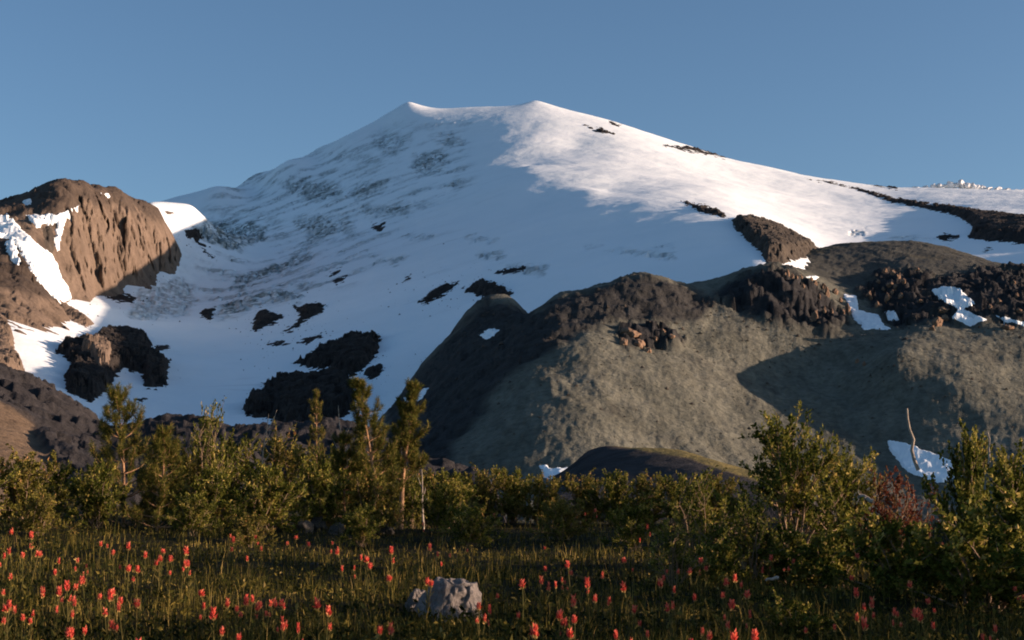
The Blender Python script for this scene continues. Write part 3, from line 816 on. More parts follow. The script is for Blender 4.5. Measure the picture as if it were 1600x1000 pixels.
def bark_material(name, dark, light, scale=30):
    m, nt, b = mat_new(name, 0.9, 0.1)
    n1 = noise(nt, scale, 6, 0.7, stretch=(1, 1, 0.35))
    nt.links.new(ramp(nt, n1, [(0.3, dark), (0.7, light)]), b.inputs['Base Color'])
    bump(nt, b, n1, 0.7, 0.01)
    return m
M_BARK = bark_material('pine_bark', (0.16, 0.085, 0.045), (0.52, 0.31, 0.17))
M_TWIG = bark_material('shrub_bark', (0.11, 0.075, 0.05), (0.34, 0.235, 0.15), 60)
M_DEAD = bark_material('weathered_wood', (0.22, 0.18, 0.14), (0.48, 0.40, 0.32), 40)
M_STONE, nt, b = mat_new('pale_stone', 0.9, 0.1)
n1 = noise(nt, 9, 7, 0.7); n2 = noise(nt, 60, 4, 0.7)
c = ramp(nt, n1, [(0.3, (0.17, 0.15, 0.135)), (0.5, (0.29, 0.255, 0.23)), (0.7, (0.42, 0.37, 0.335))])
c = mixc(nt, 0.5, c, ramp(nt, n2, [(0.35, (0.3, 0.3, 0.3)), (0.6, (1, 1, 1))]), 'MULTIPLY')
nt.links.new(c, b.inputs['Base Color'])
bump(nt, b, math_node(nt, 'ADD', n1, math_node(nt, 'MULTIPLY', n2, 0.5)), 0.9, 0.03)

# ------------------------------------------------------------------ plant building blocks
class Tubes:
    """tapered tubes gathered into one mesh"""
    def __init__(self): self.v = []; self.f = []; self.n = 0
    def add(self, pts, r0, r1, sides=5):
        pts = np.asarray(pts, float); m = len(pts)
        tan = np.gradient(pts, axis=0); tan /= np.linalg.norm(tan, axis=1)[:, None] + 1e-9
        ref = np.array([0.31, 0.95, 0.05]) if abs(tan[0][1]) < 0.9 else np.array([1.0, 0, 0])
        u = np.cross(tan, ref); u /= np.linalg.norm(u, axis=1)[:, None] + 1e-9
        w = np.cross(tan, u)
        rr = np.linspace(r0, r1, m)
        an = np.linspace(0, 2 * np.pi, sides, endpoint=False)
        ring = pts[:, None] + rr[:, None, None] * (np.cos(an)[None, :, None] * u[:, None] + np.sin(an)[None, :, None] * w[:, None])
        self.v.append(ring.reshape(-1, 3))
        i = np.arange(m * sides).reshape(m, sides) + self.n
        a, b_ = i[:-1], i[1:]
        self.f.append(np.stack([a, np.roll(a, -1, 1), np.roll(b_, -1, 1), b_], -1).reshape(-1, 4))
        self.n += m * sides
        cap0 = i[-1]
        if sides == 4: self.f.append(cap0[None])
    def mesh(self, name):
        return mesh_from(name, np.concatenate(self.v), np.concatenate(self.f), True)

def leaves_mesh(name, pos, direc, length, width, tone, r, fold=0.25):
    """kite-shaped leaves: 4 vertices, two triangles each"""
    n = len(pos)
    d = direc / (np.linalg.norm(direc, axis=1)[:, None] + 1e-9)
    rnd = r.normal(size=(n, 3)); s = np.cross(d, rnd); s /= np.linalg.norm(s, axis=1)[:, None] + 1e-9
    nrm = np.cross(d, s)
    L = length[:, None]; W = width[:, None]
    p0 = pos; p2 = pos + d * L
    p1 = pos + d * L * 0.45 + s * W * 0.5 + nrm * W * fold
    p3 = pos + d * L * 0.45 - s * W * 0.5 + nrm * W * fold
    v = np.stack([p0, p1, p2, p3], 1).reshape(-1, 3)
    i = np.arange(n)[:, None] * 4
    f = np.concatenate([i + np.array([[0, 1, 2]]), i + np.array([[0, 2, 3]])])
    return mesh_from(name, v, f, False, {'tone': np.repeat(tone, 4)})

def bend_path(p0, direc, length, n, r, up=0.15, wob=0.12):
    pts = [np.array(p0, float)]; d = np.array(direc, float); d /= np.linalg.norm(d)
    for k in range(n):
        d = d + r.normal(size=3) * wob + np.array([0, 0, up]) / n * 2
        d /= np.linalg.norm(d)
        pts.append(pts[-1] + d * length / n)
    return np.array(pts)

def shrub_parts(seed, height, width, stems, twigs, leaves, leaf_len, lowest=8, bare=0.1, tip_up=0.35, lw=0.55):
    """stems branching from one crown of roots, leaves on the outer twigs; returns branch meshes and one foliage mesh"""
    r = np.random.default_rng(seed)
    branch_meshes = []; P = []; D = []
    paths = []; wts = []
    for s in range(stems):
        ang = s * 2.4 + r.normal() * 0.3
        el = math.radians(r.uniform(lowest, 86) if s > 2 else r.uniform(65, 88))
        k = r.uniform(0.78, 1.08)
        end = np.array([math.cos(ang) * math.cos(el) * width * k, math.sin(ang) * math.cos(el) * width * k, max(0.12, math.sin(el)) * height * k * 0.93])
        base = np.array([r.normal() * 0.08 * width, r.normal() * 0.08 * width, -0.03])
        t = np.linspace(0, 1, 8)[:, None]
        lift = np.array([0, 0, 1.0]) * height * 0.10 * np.sin(np.pi * t)
        main = base * (1 - t) + end * t + lift + np.cumsum(r.normal(size=(8, 3)) * 0.02 * height, 0) * t
        tb = Tubes(); rad = 0.006 + 0.007 * height
        tb.add(main, rad * r.uniform(0.7, 1.1), rad * 0.25, 5)
        ln = np.linalg.norm(end - base)
        paths.append(main[4:]); wts.append(0.4)
        for k in range(twigs):
            q = r.uniform(0.12 + 0.5 * bare, 0.98); i = min(int(q * 7), 6); p = main[i] + (main[i + 1] - main[i]) * (q * 7 - i)
            td = (main[i + 1] - main[i]); td = td / np.linalg.norm(td) + r.normal(size=3) * 0.8
            tw = bend_path(p, td, height * r.uniform(0.14, 0.32), 4, r, tip_up, 0.15)
            tw[:, 2] = np.maximum(tw[:, 2], 0.02)
            tb.add(tw, rad * 0.32, rad * 0.12, 4)
            paths.append(tw[1:]); wts.append(1.0)
        branch_meshes.append(tb.mesh('branch'))
    wts = np.array(wts); wts /= wts.sum()
    for p, c in zip(paths, r.multinomial(leaves, wts)):
        if c == 0: continue
        q = r.uniform(0, len(p) - 1.001, c); i = q.astype(int); f = (q - i)[:, None]
        P.append(p[i] * (1 - f) + p[i + 1] * f + r.normal(size=(c, 3)) * 0.012)
        dd = p[i + 1] - p[i]; dd /= np.linalg.norm(dd, axis=1)[:, None] + 1e-9
        D.append(dd * 0.7 + r.normal(size=(c, 3)) * 0.65 + np.array([0, 0, 0.15]))
    P = np.concatenate(P); D = np.concatenate(D)
    n = len(P)
    ln = leaf_len * r.uniform(0.6, 1.25, n)
    clump = 0.5 + 0.35 * fbm(P[:, 0] / 0.25 + seed, P[:, 2] / 0.25 + P[:, 1], 2, seed)
    tone = np.clip(clump + r.normal(size=n) * 0.2, 0, 1)
    return branch_meshes, leaves_mesh('foliage', P, D, ln, ln * lw * r.uniform(0.8, 1.2, n), tone, r)

SHRUBS = {}
def shrub_proto(key, leafmat, *args, **kw):
    br, fo = shrub_parts(*args, **kw)
    for me in br: me.materials.append(M_TWIG)
    fo.materials.append(leafmat)
    SHRUBS[key] = (br, fo, args[1])

def place_shrub(key, px, depth, height, label, rz=None, name='shrub', group=None, sxy=1.0, x=None):
    a, _ = pix_to_at(px, 800)
    X = float(a) * depth if x is None else x
    e = empty(name, (X, depth, gz(X, depth)), label, 'shrub', group, random.uniform(0, 6.28) if rz is None else rz)
    br, fo, h0 = SHRUBS[key]
    s = height / h0
    e.scale = (s * sxy, s * sxy, s)
    for me in br: link('branch', me, None, e)
    link('foliage', fo, None, e)
    return e

shrub_proto('big', M_WILLOW, 11, 1.5, 0.95, 18, 15, 9500, 0.052, bare=0.5, lowest=20)
shrub_proto('twiggy', M_WILLOW, 12, 1.1, 0.65, 16, 10, 3000, 0.046, bare=0.4, lowest=25)
shrub_proto('leafy', M_WILLOW, 13, 1.3, 0.6, 14, 13, 6000, 0.046, bare=0.1, lowest=25, tip_up=0.9, lw=0.8)
shrub_proto('low', M_WILLOW, 14, 0.7, 0.7, 18, 12, 6500, 0.042, bare=0.0, lw=0.75)
shrub_proto('willow', M_WILLOW, 15, 1.9, 1.05, 20, 16, 9500, 0.072, bare=0.2)
shrub_proto('willow_b', M_SAGE, 16, 1.8, 1.0, 20, 15, 9000, 0.070, bare=0.1)
shrub_proto('heath', M_SAGE, 17, 1.2, 0.95, 20, 13, 7500, 0.062, bare=0.0)
shrub_proto('heath_b', M_WILLOW, 18, 1.2, 0.95, 20, 13, 7000, 0.065, bare=0.0)
shrub_proto('red', M_REDDISH, 19, 0.9, 0.7, 16, 10, 3500, 0.04, bare=0.0)

def top(py, d): return EYE + (770 - py) / FPX * d
for key, px, d, hgt, sxy, lab in [
    ('big', 1235, 13.4, top(664, 13.4), 0.95, 'tallest leafy willow shrub of the right thicket, crown against the lit scree hill'),
    ('twiggy', 1095, 12.6, top(742, 12.6), 0.85, 'sparse twiggy shrub with bare lit stems at the left end of the thicket'),
    ('twiggy', 1055, 11.2, top(822, 11.2), 1.1, 'lowest sprawling twigs at the left tip of the right thicket'),
    ('twiggy', 1165, 12.0, top(775, 12.0), 0.9, 'low tangle of lit twigs under the tallest willow shrub'),
    ('big', 1315, 14.2, top(712, 14.2), 0.7, 'shorter willow shrub just right of the tallest one'),
    ('leafy', 1512, 12, top(690, 12), 0.7, 'upright shrub with leafy shoots just right of the bright low snow patch'),
    ('leafy', 1588, 11, top(720, 11), 0.95, 'shrub with yellowish shoots near the right edge, next to the leafy upright one'),
    ('low', 1400, 10.8, top(800, 10.8), 1.0, 'rounded low shrub below the reddish one in the right thicket'),
    ('low', 1530, 9.4, top(800, 9.4), 1.1, 'broad dark-leaved low shrub in the lower right corner area'),
    ('low', 1300, 11.8, top(812, 11.8), 0.9, 'low shrub in shade beneath the shorter willow'),
    ('low', 1225, 12.2, top(812, 12.2), 1.15, 'low leafy shrub hiding the feet of the tallest willow'),
    ('low', 1120, 11.6, top(838, 11.6), 0.9, 'low leafy shrub at the foot of the twiggy one'),
    ('heath', 60, 17.5, 0.5, 1.0, 'knee-high heath clump in the meadow below the left edge shrub'),
    ('heath_b', 300, 19.5, 0.55, 1.1, 'knee-high heath clump below the gap right of the left pine'),
    ('heath', 392, 18.2, 0.42, 1.2, 'lowest heath clump in front of the yellow-green willow'),
    ('heath_b', 566, 19.0, 0.5, 1.1, 'knee-high heath clump below the fallen log'),
    ('heath_b', 735, 20.5, 0.55, 1.2, 'knee-high heath clump in shade right of the tall pine'),
    ('heath', 880, 22.0, 0.6, 1.2, 'knee-high heath clump in shade below the small snow patch'),
    ('heath_b', 990, 19.0, 0.6, 1.1, 'knee-high heath clump left of the twiggy shrub'),
    ('low', 1235, 7.6, 0.24, 1.0, 'small leafy sprig in front among the red flowers at the lower right'),
    ('low', 1630, 10.2, top(765, 10.2), 1.2, 'dark shrub cut by the right edge of the picture'),
    ('red', 1392, 14.0, top(742, 14.0), 0.9, 'reddish heath bush in front of the low snow patch'),
    ('willow', 345, 25, top(690, 25), 0.95, 'big willow shrub right of the left pine, its sprig reaching over the snow'),
    ('twiggy', 325, 24, top(660, 24), 0.5, 'tall thin leafy sprig rising above the willows against the snow'),
    ('willow_b', 432, 26, top(702, 26), 0.95, 'yellow-green willow shrub between two dead saplings'),
    ('willow', 515, 26.5, top(712, 26.5), 0.9, 'dark willow shrub behind the pale stones'),
    ('willow_b', 585, 29, top(712, 29), 0.8, 'willow shrub behind the leaning pine'),
    ('willow_b', 285, 24, top(725, 24), 0.75, 'shrub filling the gap just right of the left pine'),
    ('heath_b', 330, 22.5, top(748, 22.5), 1.0, 'low dark shrub in front of the big willow right of the left pine'),
    ('heath_b', 415, 23, top(742, 23), 1.0, 'low dark shrub in front of the yellow-green willow'),
    ('heath_b', 500, 24.5, top(735, 24.5), 0.9, 'low shrub directly behind the pale stones'),
    ('heath', 580, 24.5, top(745, 24.5), 0.9, 'low olive shrub left of the lit double trunk'),
    ('heath_b', 690, 25.5, top(765, 25.5), 0.9, 'low shrub right of the lit double trunk, before the far row'),
    ('heath_b', 640, 29, top(748, 29), 0.9, 'shrub directly behind the lit double trunk'),
    ('heath_b', 150, 21.5, top(752, 21.5), 0.9, 'low shrub at the foot of the left pine'),
    ('heath', 30, 21, top(742, 21), 1.05, 'dense olive shrub at the left edge of the meadow'),
    ('heath_b', 85, 23, top(755, 23), 0.9, 'dark shrub between the left edge and the left pine'),
    ('heath_b', -60, 20, top(735, 20), 1.1, 'shrub cut by the left edge of the picture'),
    ('heath', 662, 32, top(738, 32), 1.0, 'first heath shrub right of the tall pine in the far row'),
    ('heath_b', 705, 31, top(742, 31), 0.95, 'second heath shrub right of the tall pine in the far row'),
    ('heath', 752, 32.5, top(739, 32.5), 1.0, 'third heath shrub right of the tall pine in the far row'),
    ('heath_b', 800, 33, top(741, 33), 1.0, 'heath shrub just left of the small snow patch'),
    ('heath', 848, 32, top(748, 32), 0.95, 'heath shrub covering the base of the small snow patch'),
    ('heath', 915, 33, top(742, 33), 1.0, 'heath shrub just right of the small snow patch'),
    ('heath_b', 962, 32, top(744, 32), 1.0, 'second heath shrub right of the small snow patch'),
    ('heath', 1010, 33, top(743, 33), 1.0, 'third heath shrub right of the small snow patch'),
    ('heath_b', 1058, 32, top(746, 32), 1.0, 'last heath shrub of the far row, behind the twiggy one'),
    ('heath', 1120, 33, top(744, 33), 1.0, 'heath shrub of the far row seen through the twiggy one'),
]:
    place_shrub(key, px, d, hgt, lab, name='heath_shrub' if key.startswith('heath') or key == 'red' else 'willow_shrub', sxy=sxy, group='shrubs around the meadow')
for k, (x, d, h, key) in enumerate([(4.2, 5.4, 1.0, 'heath_b'), (4.6, 6.6, 1.1, 'heath'), (5.0, 7.7, 1.05, 'heath_b'), (5.3, 8.7, 0.9, 'heath'), (10.4, 18.6, 2.7, 'willow'), (10.9, 20.0, 2.8, 'willow_b'), (11.3, 21.4, 2.9, 'willow'), (11.7, 22.8, 2.9, 'willow_b'), (12.2, 24.2, 3.0, 'willow'), (12.6, 25.6, 2.6, 'heath'), (13.0, 28.0, 2.1, 'willow_b'), (13.8, 30.2, 2.1, 'heath'), (14.4, 32.4, 2.1, 'heath_b')]):  # unseen shrubs added to throw shade across the meadow
    place_shrub(key, 0, d, h, f'added shade-casting shrub beyond the right edge of the picture, {ORD[k]} from the front', name='willow_shrub', x=x, group='shrubs around the meadow')

# ------------------------------------------------------------------ young pines
def pine(px, base_py, top_py, label, seed, lean=0.0, skirt=0.5, whorls=9, bare=0.3, tuft=0.085, twin=False, needles=55, depth=None, trunk_r=0.03):
    r = np.random.default_rng(seed)
    d = depth or EYE * FPX / (base_py - 770)
    H = (base_py - top_py) / FPX * d
    a, _ = pix_to_at(px, base_py); X = float(a) * d
    e = empty('pine_tree', (X, d, gz(X, d)), label, 'pine tree', 'young pines at the meadow edge')
    trunk = bend_path((0, 0, -0.05), (lean, r.normal() * 0.03, 1), H, 9, r, 0.12, 0.03)
    trunk[:, 2] *= H / trunk[-1, 2]
    tb = Tubes(); tb.add(trunk, trunk_r * H / 2.2 * 1.2, 0.006, 8)
    trunk_obj = link('trunk', tb.mesh('trunk'), M_BARK, e)
    trunks = [(trunk, 1.0)]
    if twin:
        t2 = trunk[2:7] + np.linspace(0, 1, 5)[:, None] ** 0.7 * np.array([-0.13 * H / 2.5, 0.05, 0.02])
        tb = Tubes(); tb.add(t2, trunk_r * 0.7, trunk_r * 0.3, 7)
        link('trunk', tb.mesh('trunk'), M_BARK, e)
    P = []; D = []; T_ = []
    def tufted(path, n, tone):
        q = r.uniform(0.0, len(path) - 1.001, n); i = q.astype(int); f = (q - i)[:, None]
        p = path[i] * (1 - f) + path[i + 1] * f
        dd = path[i + 1] - path[i]; dd /= np.linalg.norm(dd, axis=1)[:, None] + 1e-9
        P.append(p); D.append(dd * 0.75 + r.normal(size=(n, 3)) * 0.62); T_.append(np.clip(tone + r.normal(size=n) * 0.22, 0, 1))
    for w in range(whorls):
        q = bare + (1 - bare) * (w + r.uniform(-0.2, 0.2)) / whorls
        q = min(max(q, 0.04), 0.97); fi = q * 9; i = min(int(fi), 8)
        p = trunk[i] + (trunk[i + 1] - trunk[i]) * (fi - i)
        ln = skirt * H * (1 - q) ** 0.75 * r.uniform(0.8, 1.15) + 0.06
        nb = r.integers(4, 7)
        a0 = r.uniform(0, 6.28)
        for k in range(nb):
            ang = a0 + k * 6.283 / nb + r.normal() * 0.25
            l2 = ln * r.uniform(0.65, 1.1)
            path = bend_path(p, (math.cos(ang), math.sin(ang), 0.08 + 0.45 * q), l2, 5, r, 0.32, 0.09)
            tb = Tubes(); tb.add(path, 0.006 + 0.008 * (1 - q), 0.003, 4)
            tufted(path[2:], int(needles * (0.6 + l2 * 2.2)), 0.45)
            for s in range(int(2 + l2 * 6)):
                qq = r.uniform(0.35, 0.95); ii = min(int(qq * 5), 4); pp = path[ii] + (path[ii + 1] - path[ii]) * (qq * 5 - ii)
                sd = (path[ii + 1] - path[ii]); sd = sd / np.linalg.norm(sd) + r.normal(size=3) * 0.5 + np.array([0, 0, 0.3])
                tw = bend_path(pp, sd, min(0.22, 0.10 + 0.25 * l2) * r.uniform(0.7, 1.2), 3, r, 0.8, 0.08)
                tb.add(tw, 0.004, 0.002, 4)
                tufted(tw, needles, 0.5)
            link('branch', tb.mesh('branch'), M_BARK, trunk_obj)
    lead = trunk[-3:]
    tufted(lead, int(needles * 3.0), 0.65)
    for k in range(5):
        ang = k * 1.257 + r.uniform(0, 0.5)
        cand = bend_path(trunk[-2] + (trunk[-1] - trunk[-2]) * 0.15, (math.cos(ang) * 0.55, math.sin(ang) * 0.55, 1.0), H * 0.085, 3, r, 0.8, 0.05)
        tufted(cand, int(needles * 1.6), 0.6)
    P = np.concatenate(P); D = np.concatenate(D); tone = np.concatenate(T_)
    n = len(P)
    ln = tuft * r.uniform(0.7, 1.2, n)
    link('needles', leaves_mesh('needles', P, D, ln, np.full(n, 0.0065 * d / 22), tone, r, 0.0), M_NEEDLE, e)
    return e

pine(626, 832, 606, 'tall young pine with a bare orange double trunk, lit by the low sun', 31, 0.0, 0.24, 10, 0.34, 0.095, True, 90, trunk_r=0.042)
pine(600, 836, 602, 'dark pine with a trunk leaning left beside the lit double trunk', 32, -0.22, 0.28, 10, 0.22, 0.095, False, 90)
pine(192, 842, 632, 'bushy pine at the left with a bare topped trunk above a broad skirt', 33, 0.0, 0.42, 11, 0.05, 0.09, False, 75)
pine(540, 836, 690, 'small shaded pine low between the leaning pine and the willows', 34, -0.05, 0.36, 8, 0.05, 0.09, False, 70)
pine(244, 845, 690, 'second bushy pine just right of the broad skirted one', 35, 0.05, 0.36, 10, 0.08, 0.09, False, 70)
pine(491, 822, 622, 'slim spire-like conifer sapling standing before the dark outcrop', 36, 0.0, 0.13, 10, 0.3, 0.055, False, 36, trunk_r=0.022)

# ------------------------------------------------------------------ dead wood
def dead_sapling(px, d, top_py, label, seed, n_br=7, fork=False):
    r = np.random.default_rng(seed)
    a, _ = pix_to_at(px, 800); X = float(a) * d; H = top(top_py, d)
    e = empty('dead_sapling', (X, d, gz(X, d)), label, 'dead tree', 'dead saplings among the shrubs')
    tr = bend_path((0, 0, -0.05), (r.normal() * 0.06, 0, 1), H, 7, r, 0.1, 0.05)
    tb = Tubes(); tb.add(tr, 0.028, 0.006, 6); tro = link('trunk', tb.mesh('trunk'), M_DEAD, e)
    for k in range(n_br):
        q = r.uniform(0.5, 0.95); i = int(q * 7); p = tr[i]
        ang = r.uniform(0, 6.28)
        pa = bend_path(p, (math.cos(ang), math.sin(ang) * 0.5, 0.9), H * r.uniform(0.1, 0.22), 4, r, 0.6, 0.12)
        tb = Tubes(); tb.add(pa, 0.010, 0.003, 4)
        link('branch', tb.mesh('branch'), M_DEAD, tro)
dead_sapling(412, 25.5, 656, 'pale dead sapling with forked top behind the willow shrubs', 51, 6)
dead_sapling(537, 27, 640, 'bare brown dead sapling with fanned twigs beside the leaning pine', 52, 14)
dead_sapling(662, 28, 732, 'short dead snag just right of the tall pine', 53, 5)
def stick(name, p0, p1, r0, r1, label, bendz=0.02, seed=0, mat=None):
    p0 = np.array(p0); p1 = np.array(p1); t = np.linspace(0, 1, 7)[:, None]
    rr = np.random.default_rng(seed)
    pts = p0 * (1 - t) + p1 * t + np.array([0, 0, 1.0]) * bendz * np.sin(t * np.pi) + rr.normal(size=(7, 3)) * r0 * 0.35
    c = pts.mean(0); tb = Tubes(); tb.add(pts - c, r0, r1, 7)
    o = link(name, tb.mesh(name), mat or M_DEAD, label=label, category='dead wood'); o.location = c
stick('dead_stick', spot(1432, 735, 12.2), spot(1416, 638, 12.2), 0.017, 0.009, 'grey bare stick pointing up out of the right thicket', 0.0, 3)
stick('dead_stick', spot(1548, 745, 11), spot(1543, 675, 11), 0.012, 0.005, 'thin bare twig standing near the right edge', 0.0, 4)
stick('broken_branch', spot(1342, 775, 11.6), spot(1366, 782, 11.5), 0.022, 0.018, 'short pale broken branch glowing in front of the dark thicket', 0.0, 5)
stick('broken_branch', spot(1196, 906, 8.0), spot(1216, 903, 8.0), 0.006, 0.011, 'tiny white twig among red flowers below the tallest willow', 0.0, 6)
stick('fallen_log', spot(583, 829, 25.5), spot(616, 826, 25.0), 0.055, 0.045, 'pale fallen log at the foot of the tall pine', 0.0, 7)

# ------------------------------------------------------------------ stones in the meadow
M_STONE_SHADED = rock_material('shaded_stone', (0.05, 0.045, 0.04), (0.17, 0.15, 0.125), 14.0, 0.03)  # darker copy of the stone, partial shade put into its colour
def stone(px, py_base, w_px, h_px, label, seed, sub=5, tilt=0.0, flat=None, rz=None):
    d = EYE * FPX / (py_base - 770); p = spot(px, py_base, d); s = d / FPX
    me = rock_mesh('boulder', seed, sub, 0.42, flat=flat)
    o = link('boulder', me, M_STONE if sub >= 5 else M_STONE_SHADED, label=label, category='boulder', group='pale stones in the meadow')
    o.location = (p.x, d + w_px * s * 0.2, gz(p.x, d) + h_px * s * 0.30)
    o.scale = (w_px * s * 0.56, w_px * s * 0.5, h_px * s * 0.72)
    o.rotation_euler = (0, tilt, random.uniform(0, 6) if rz is None else rz)
stone(700, 962, 108, 78, 'pale rough boulder in the grass in front, its top sunlit', 401, 6, 0.08, [(Vector((0, 0, 1)), 0.62), (Vector((0.96, -0.2, 0.2)).normalized(), 0.72), (Vector((-0.9, -0.3, 0.3)).normalized(), 0.78), (Vector((0.35, -0.85, 0.38)).normalized(), 0.62)], 0.0)
stone(650, 952, 36, 34, 'small stone leaning at the left of the pale boulder', 402, 5)
stone(474, 842, 34, 20, 'left of the pale stones under the willows at mid meadow', 403, 4)
stone(497, 839, 28, 30, 'tallest of the pale stones under the willows at mid meadow', 404, 4)
stone(525, 845, 28, 20, 'right of the pale stones under the willows at mid meadow', 405, 4)
stone(490, 892, 16, 12, 'little pale stone in the lit grass strip', 406, 4)
stone(602, 838, 24, 12, 'flat stone by the fallen log under the tall pine', 407, 4)

# ------------------------------------------------------------------ red paintbrush flowers
def flower_meshes(seed):
    r = np.random.default_rng(seed)
    tb = Tubes(); pa = bend_path((0, 0, -0.04), (r.normal() * 0.12, r.normal() * 0.12, 1), 0.27, 5, r, 0.1, 0.05)
    pa[:, 2] *= 0.25 / pa[-1, 2]
    tb.add(pa, 0.0038, 0.003, 5)
    st = tb.mesh('stem')
    at = st.attributes.new('tone', 'FLOAT', 'POINT'); at.data.foreach_set('value', np.full(len(st.vertices), r.uniform(0.3, 1), np.float32))
    n = r.integers(9, 14)
    q = r.uniform(0.15, 0.9, n) * 5; i = q.astype(int); f = (q - i)[:, None]
    p = pa[i] * (1 - f) + pa[i + 1] * f; ang = r.uniform(0, 6.28, n)
    dd = np.stack([np.cos(ang), np.sin(ang), r.uniform(0.9, 2.0, n)], 1)
    lv = leaves_mesh('leaves', p, dd, r.uniform(0.03, 0.065, n), r.uniform(0.006, 0.011, n), r.uniform(0, 1, n), r, 0.3)
    heads = [(pa[-1, 0], pa[-1, 1], 0.25, 1.0)]
    extra = Tubes(); extra.v.append(np.array([v.co for v in st.vertices])); extra.n = len(st.vertices)
    extra.f.append(np.array([list(p.vertices) for p in st.polygons if len(p.vertices) == 4]))
    for _ in range(int(r.choice([0, 0, 1, 2]))):
        an = r.uniform(0, 6.28); ex, ey, ez = pa[2, 0] + math.cos(an) * 0.035, pa[2, 1] + math.sin(an) * 0.035, r.uniform(0.17, 0.225)
        tt = np.linspace(0, 1, 5)[:, None]
        extra.add(pa[2] * (1 - tt) + np.array([ex, ey, ez]) * tt - np.array([0, 0, 0.02]) * np.sin(np.pi * tt), 0.003, 0.0025, 5)
        heads.append((ex, ey, ez, r.uniform(0.6, 0.9)))
    if len(heads) > 1:
        st = extra.mesh('stem')
        at = st.attributes.new('tone', 'FLOAT', 'POINT'); at.data.foreach_set('value', np.full(len(st.vertices), 0.6, np.float32))
    brs = []
    for hx, hy, hz, hs in heads:
        m = int(38 * hs)
        k = np.arange(m); h = (k / m); ang = k * 2.4 + r.normal(size=m) * 0.4
        tall = r.uniform(0.028, 0.05)
        zz = hz - 0.016 + h * tall * hs; out = 0.3 + 0.7 * np.sin(np.pi * (0.2 + 0.7 * (1 - h)))
        pp = np.stack([hx + np.cos(ang) * 0.003, hy + np.sin(ang) * 0.003, zz], 1)
        dd = np.stack([np.cos(ang) * out, np.sin(ang) * out, 0.6 + 1.2 * h + r.normal(size=m) * 0.25], 1)
        tone = np.clip(0.2 + 0.5 * h + r.normal(size=m) * 0.28, 0, 0.95); tone[:5] = 1.0
        br = leaves_mesh('flower_head', pp, dd, r.uniform(0.014, 0.028, m) * hs, r.uniform(0.007, 0.012, m) * hs, tone, r, 0.2)
        br.materials.append(M_BRACT); brs.append(br)
    st.materials.append(M_STEMGREEN); lv.materials.append(M_STEMGREEN)
    return st, lv, brs
FLOWERS = [flower_meshes(700 + k) for k in range(14)]
beds = {
    'in the shaded strip at the left': [(5, 855), (5, 883), (25, 873), (38, 873), (48, 872), (48, 885), (62, 880), (88, 886), (88, 894), (120, 885), (125, 893), (133, 880), (138, 905), (190, 882), (200, 885), (236, 879), (246, 883), (214, 892)],
    'along the upper lit grass strip': [(162, 848), (155, 854), (180, 857), (196, 855), (228, 860), (251, 868)],
    'in the lit grass of the lower left corner': [(14, 912), (11, 925), (30, 934), (46, 933), (13, 945), (12, 958), (35, 958), (42, 963), (75, 913), (83, 919), (100, 917), (107, 918), (95, 931), (111, 935), (125, 925), (160, 922), (171, 926), (187, 924), (187, 932), (201, 927), (198, 936), (210, 954), (52, 973), (60, 985), (85, 975), (90, 982), (120, 977), (156, 978), (190, 985)],
    'of the small bunch below the big willow shrub': [(265, 892), (275, 874), (282, 864), (283, 870), (295, 874), (302, 871)],
    'below the pale stones': [(358, 840), (364, 846), (398, 854), (393, 872), (411, 846), (448, 846), (512, 849), (530, 848), (480, 852)],
    'of the large bunch left of the boulder': [(318, 940), (326, 930), (327, 950), (336, 953), (345, 931), (367, 934), (374, 932), (384, 940), (387, 921), (391, 941), (379, 970), (417, 935), (419, 930), (431, 928), (444, 930), (438, 954), (440, 958), (446, 955), (430, 950), (468, 950), (497, 950), (510, 950), (408, 950)],
    'in the grass strip below the tall pine': [(563, 860), (610, 860), (612, 867), (540, 871), (525, 872), (590, 885), (601, 909), (575, 870), (555, 873)],
    'around the boulder': [(668, 862), (690, 868), (703, 860), (688, 857), (736, 855), (667, 900), (617, 960), (599, 967), (664, 908), (771, 916), (765, 922), (750, 948)],
    'of the drift right of the boulder': [(847, 859), (845, 880), (816, 913), (840, 905), (857, 898), (873, 897), (884, 893), (884, 905), (899, 884), (892, 887), (903, 890), (940, 885), (904, 928), (945, 928), (932, 913), (920, 907), (800, 960), (816, 962), (873, 955), (890, 945), (896, 946), (880, 958)],
    'at the bottom edge right of the boulder': [(833, 980), (860, 985), (878, 983), (903, 972), (901, 978), (838, 997), (953, 970), (951, 990), (985, 970), (983, 998), (1020, 995)],
    'left of the twiggy shrub': [(997, 840), (972, 884), (982, 884), (958, 913), (985, 920), (1036, 882), (1052, 884), (1048, 902), (1038, 908), (1052, 915), (990, 952), (1045, 935), (1050, 941), (1015, 960), (1075, 875), (1100, 883)],
    'under the tallest willow shrub': [(1080, 918), (1098, 887), (1133, 914), (1130, 919), (1150, 897), (1162, 900), (1169, 920), (1170, 926), (1124, 953), (1139, 968), (1160, 945), (1100, 948), (1193, 873), (1205, 876), (1218, 872), (1226, 880)],
    'at the bottom edge below the willow shrubs': [(1080, 980), (1100, 985), (1178, 990), (1195, 995), (1128, 997), (1260, 970), (1312, 957)],
    'in front of the low shrubs at the lower right': [(1337, 888), (1330, 908), (1340, 925), (1345, 932), (1357, 930), (1362, 962), (1366, 955), (1400, 945), (1403, 949), (1435, 918), (1447, 940), (1457, 945), (1455, 960), (1450, 955), (1432, 965), (1394, 995), (1553, 953), (1534, 975), (1593, 910), (1593, 858), (1580, 862)],
    'far off at the foot of the heath row': [(905, 800), (915, 797), (922, 802), (932, 799), (772, 802), (660, 812), (1012, 812)],
}
FORD = ORD
fl_n = 0
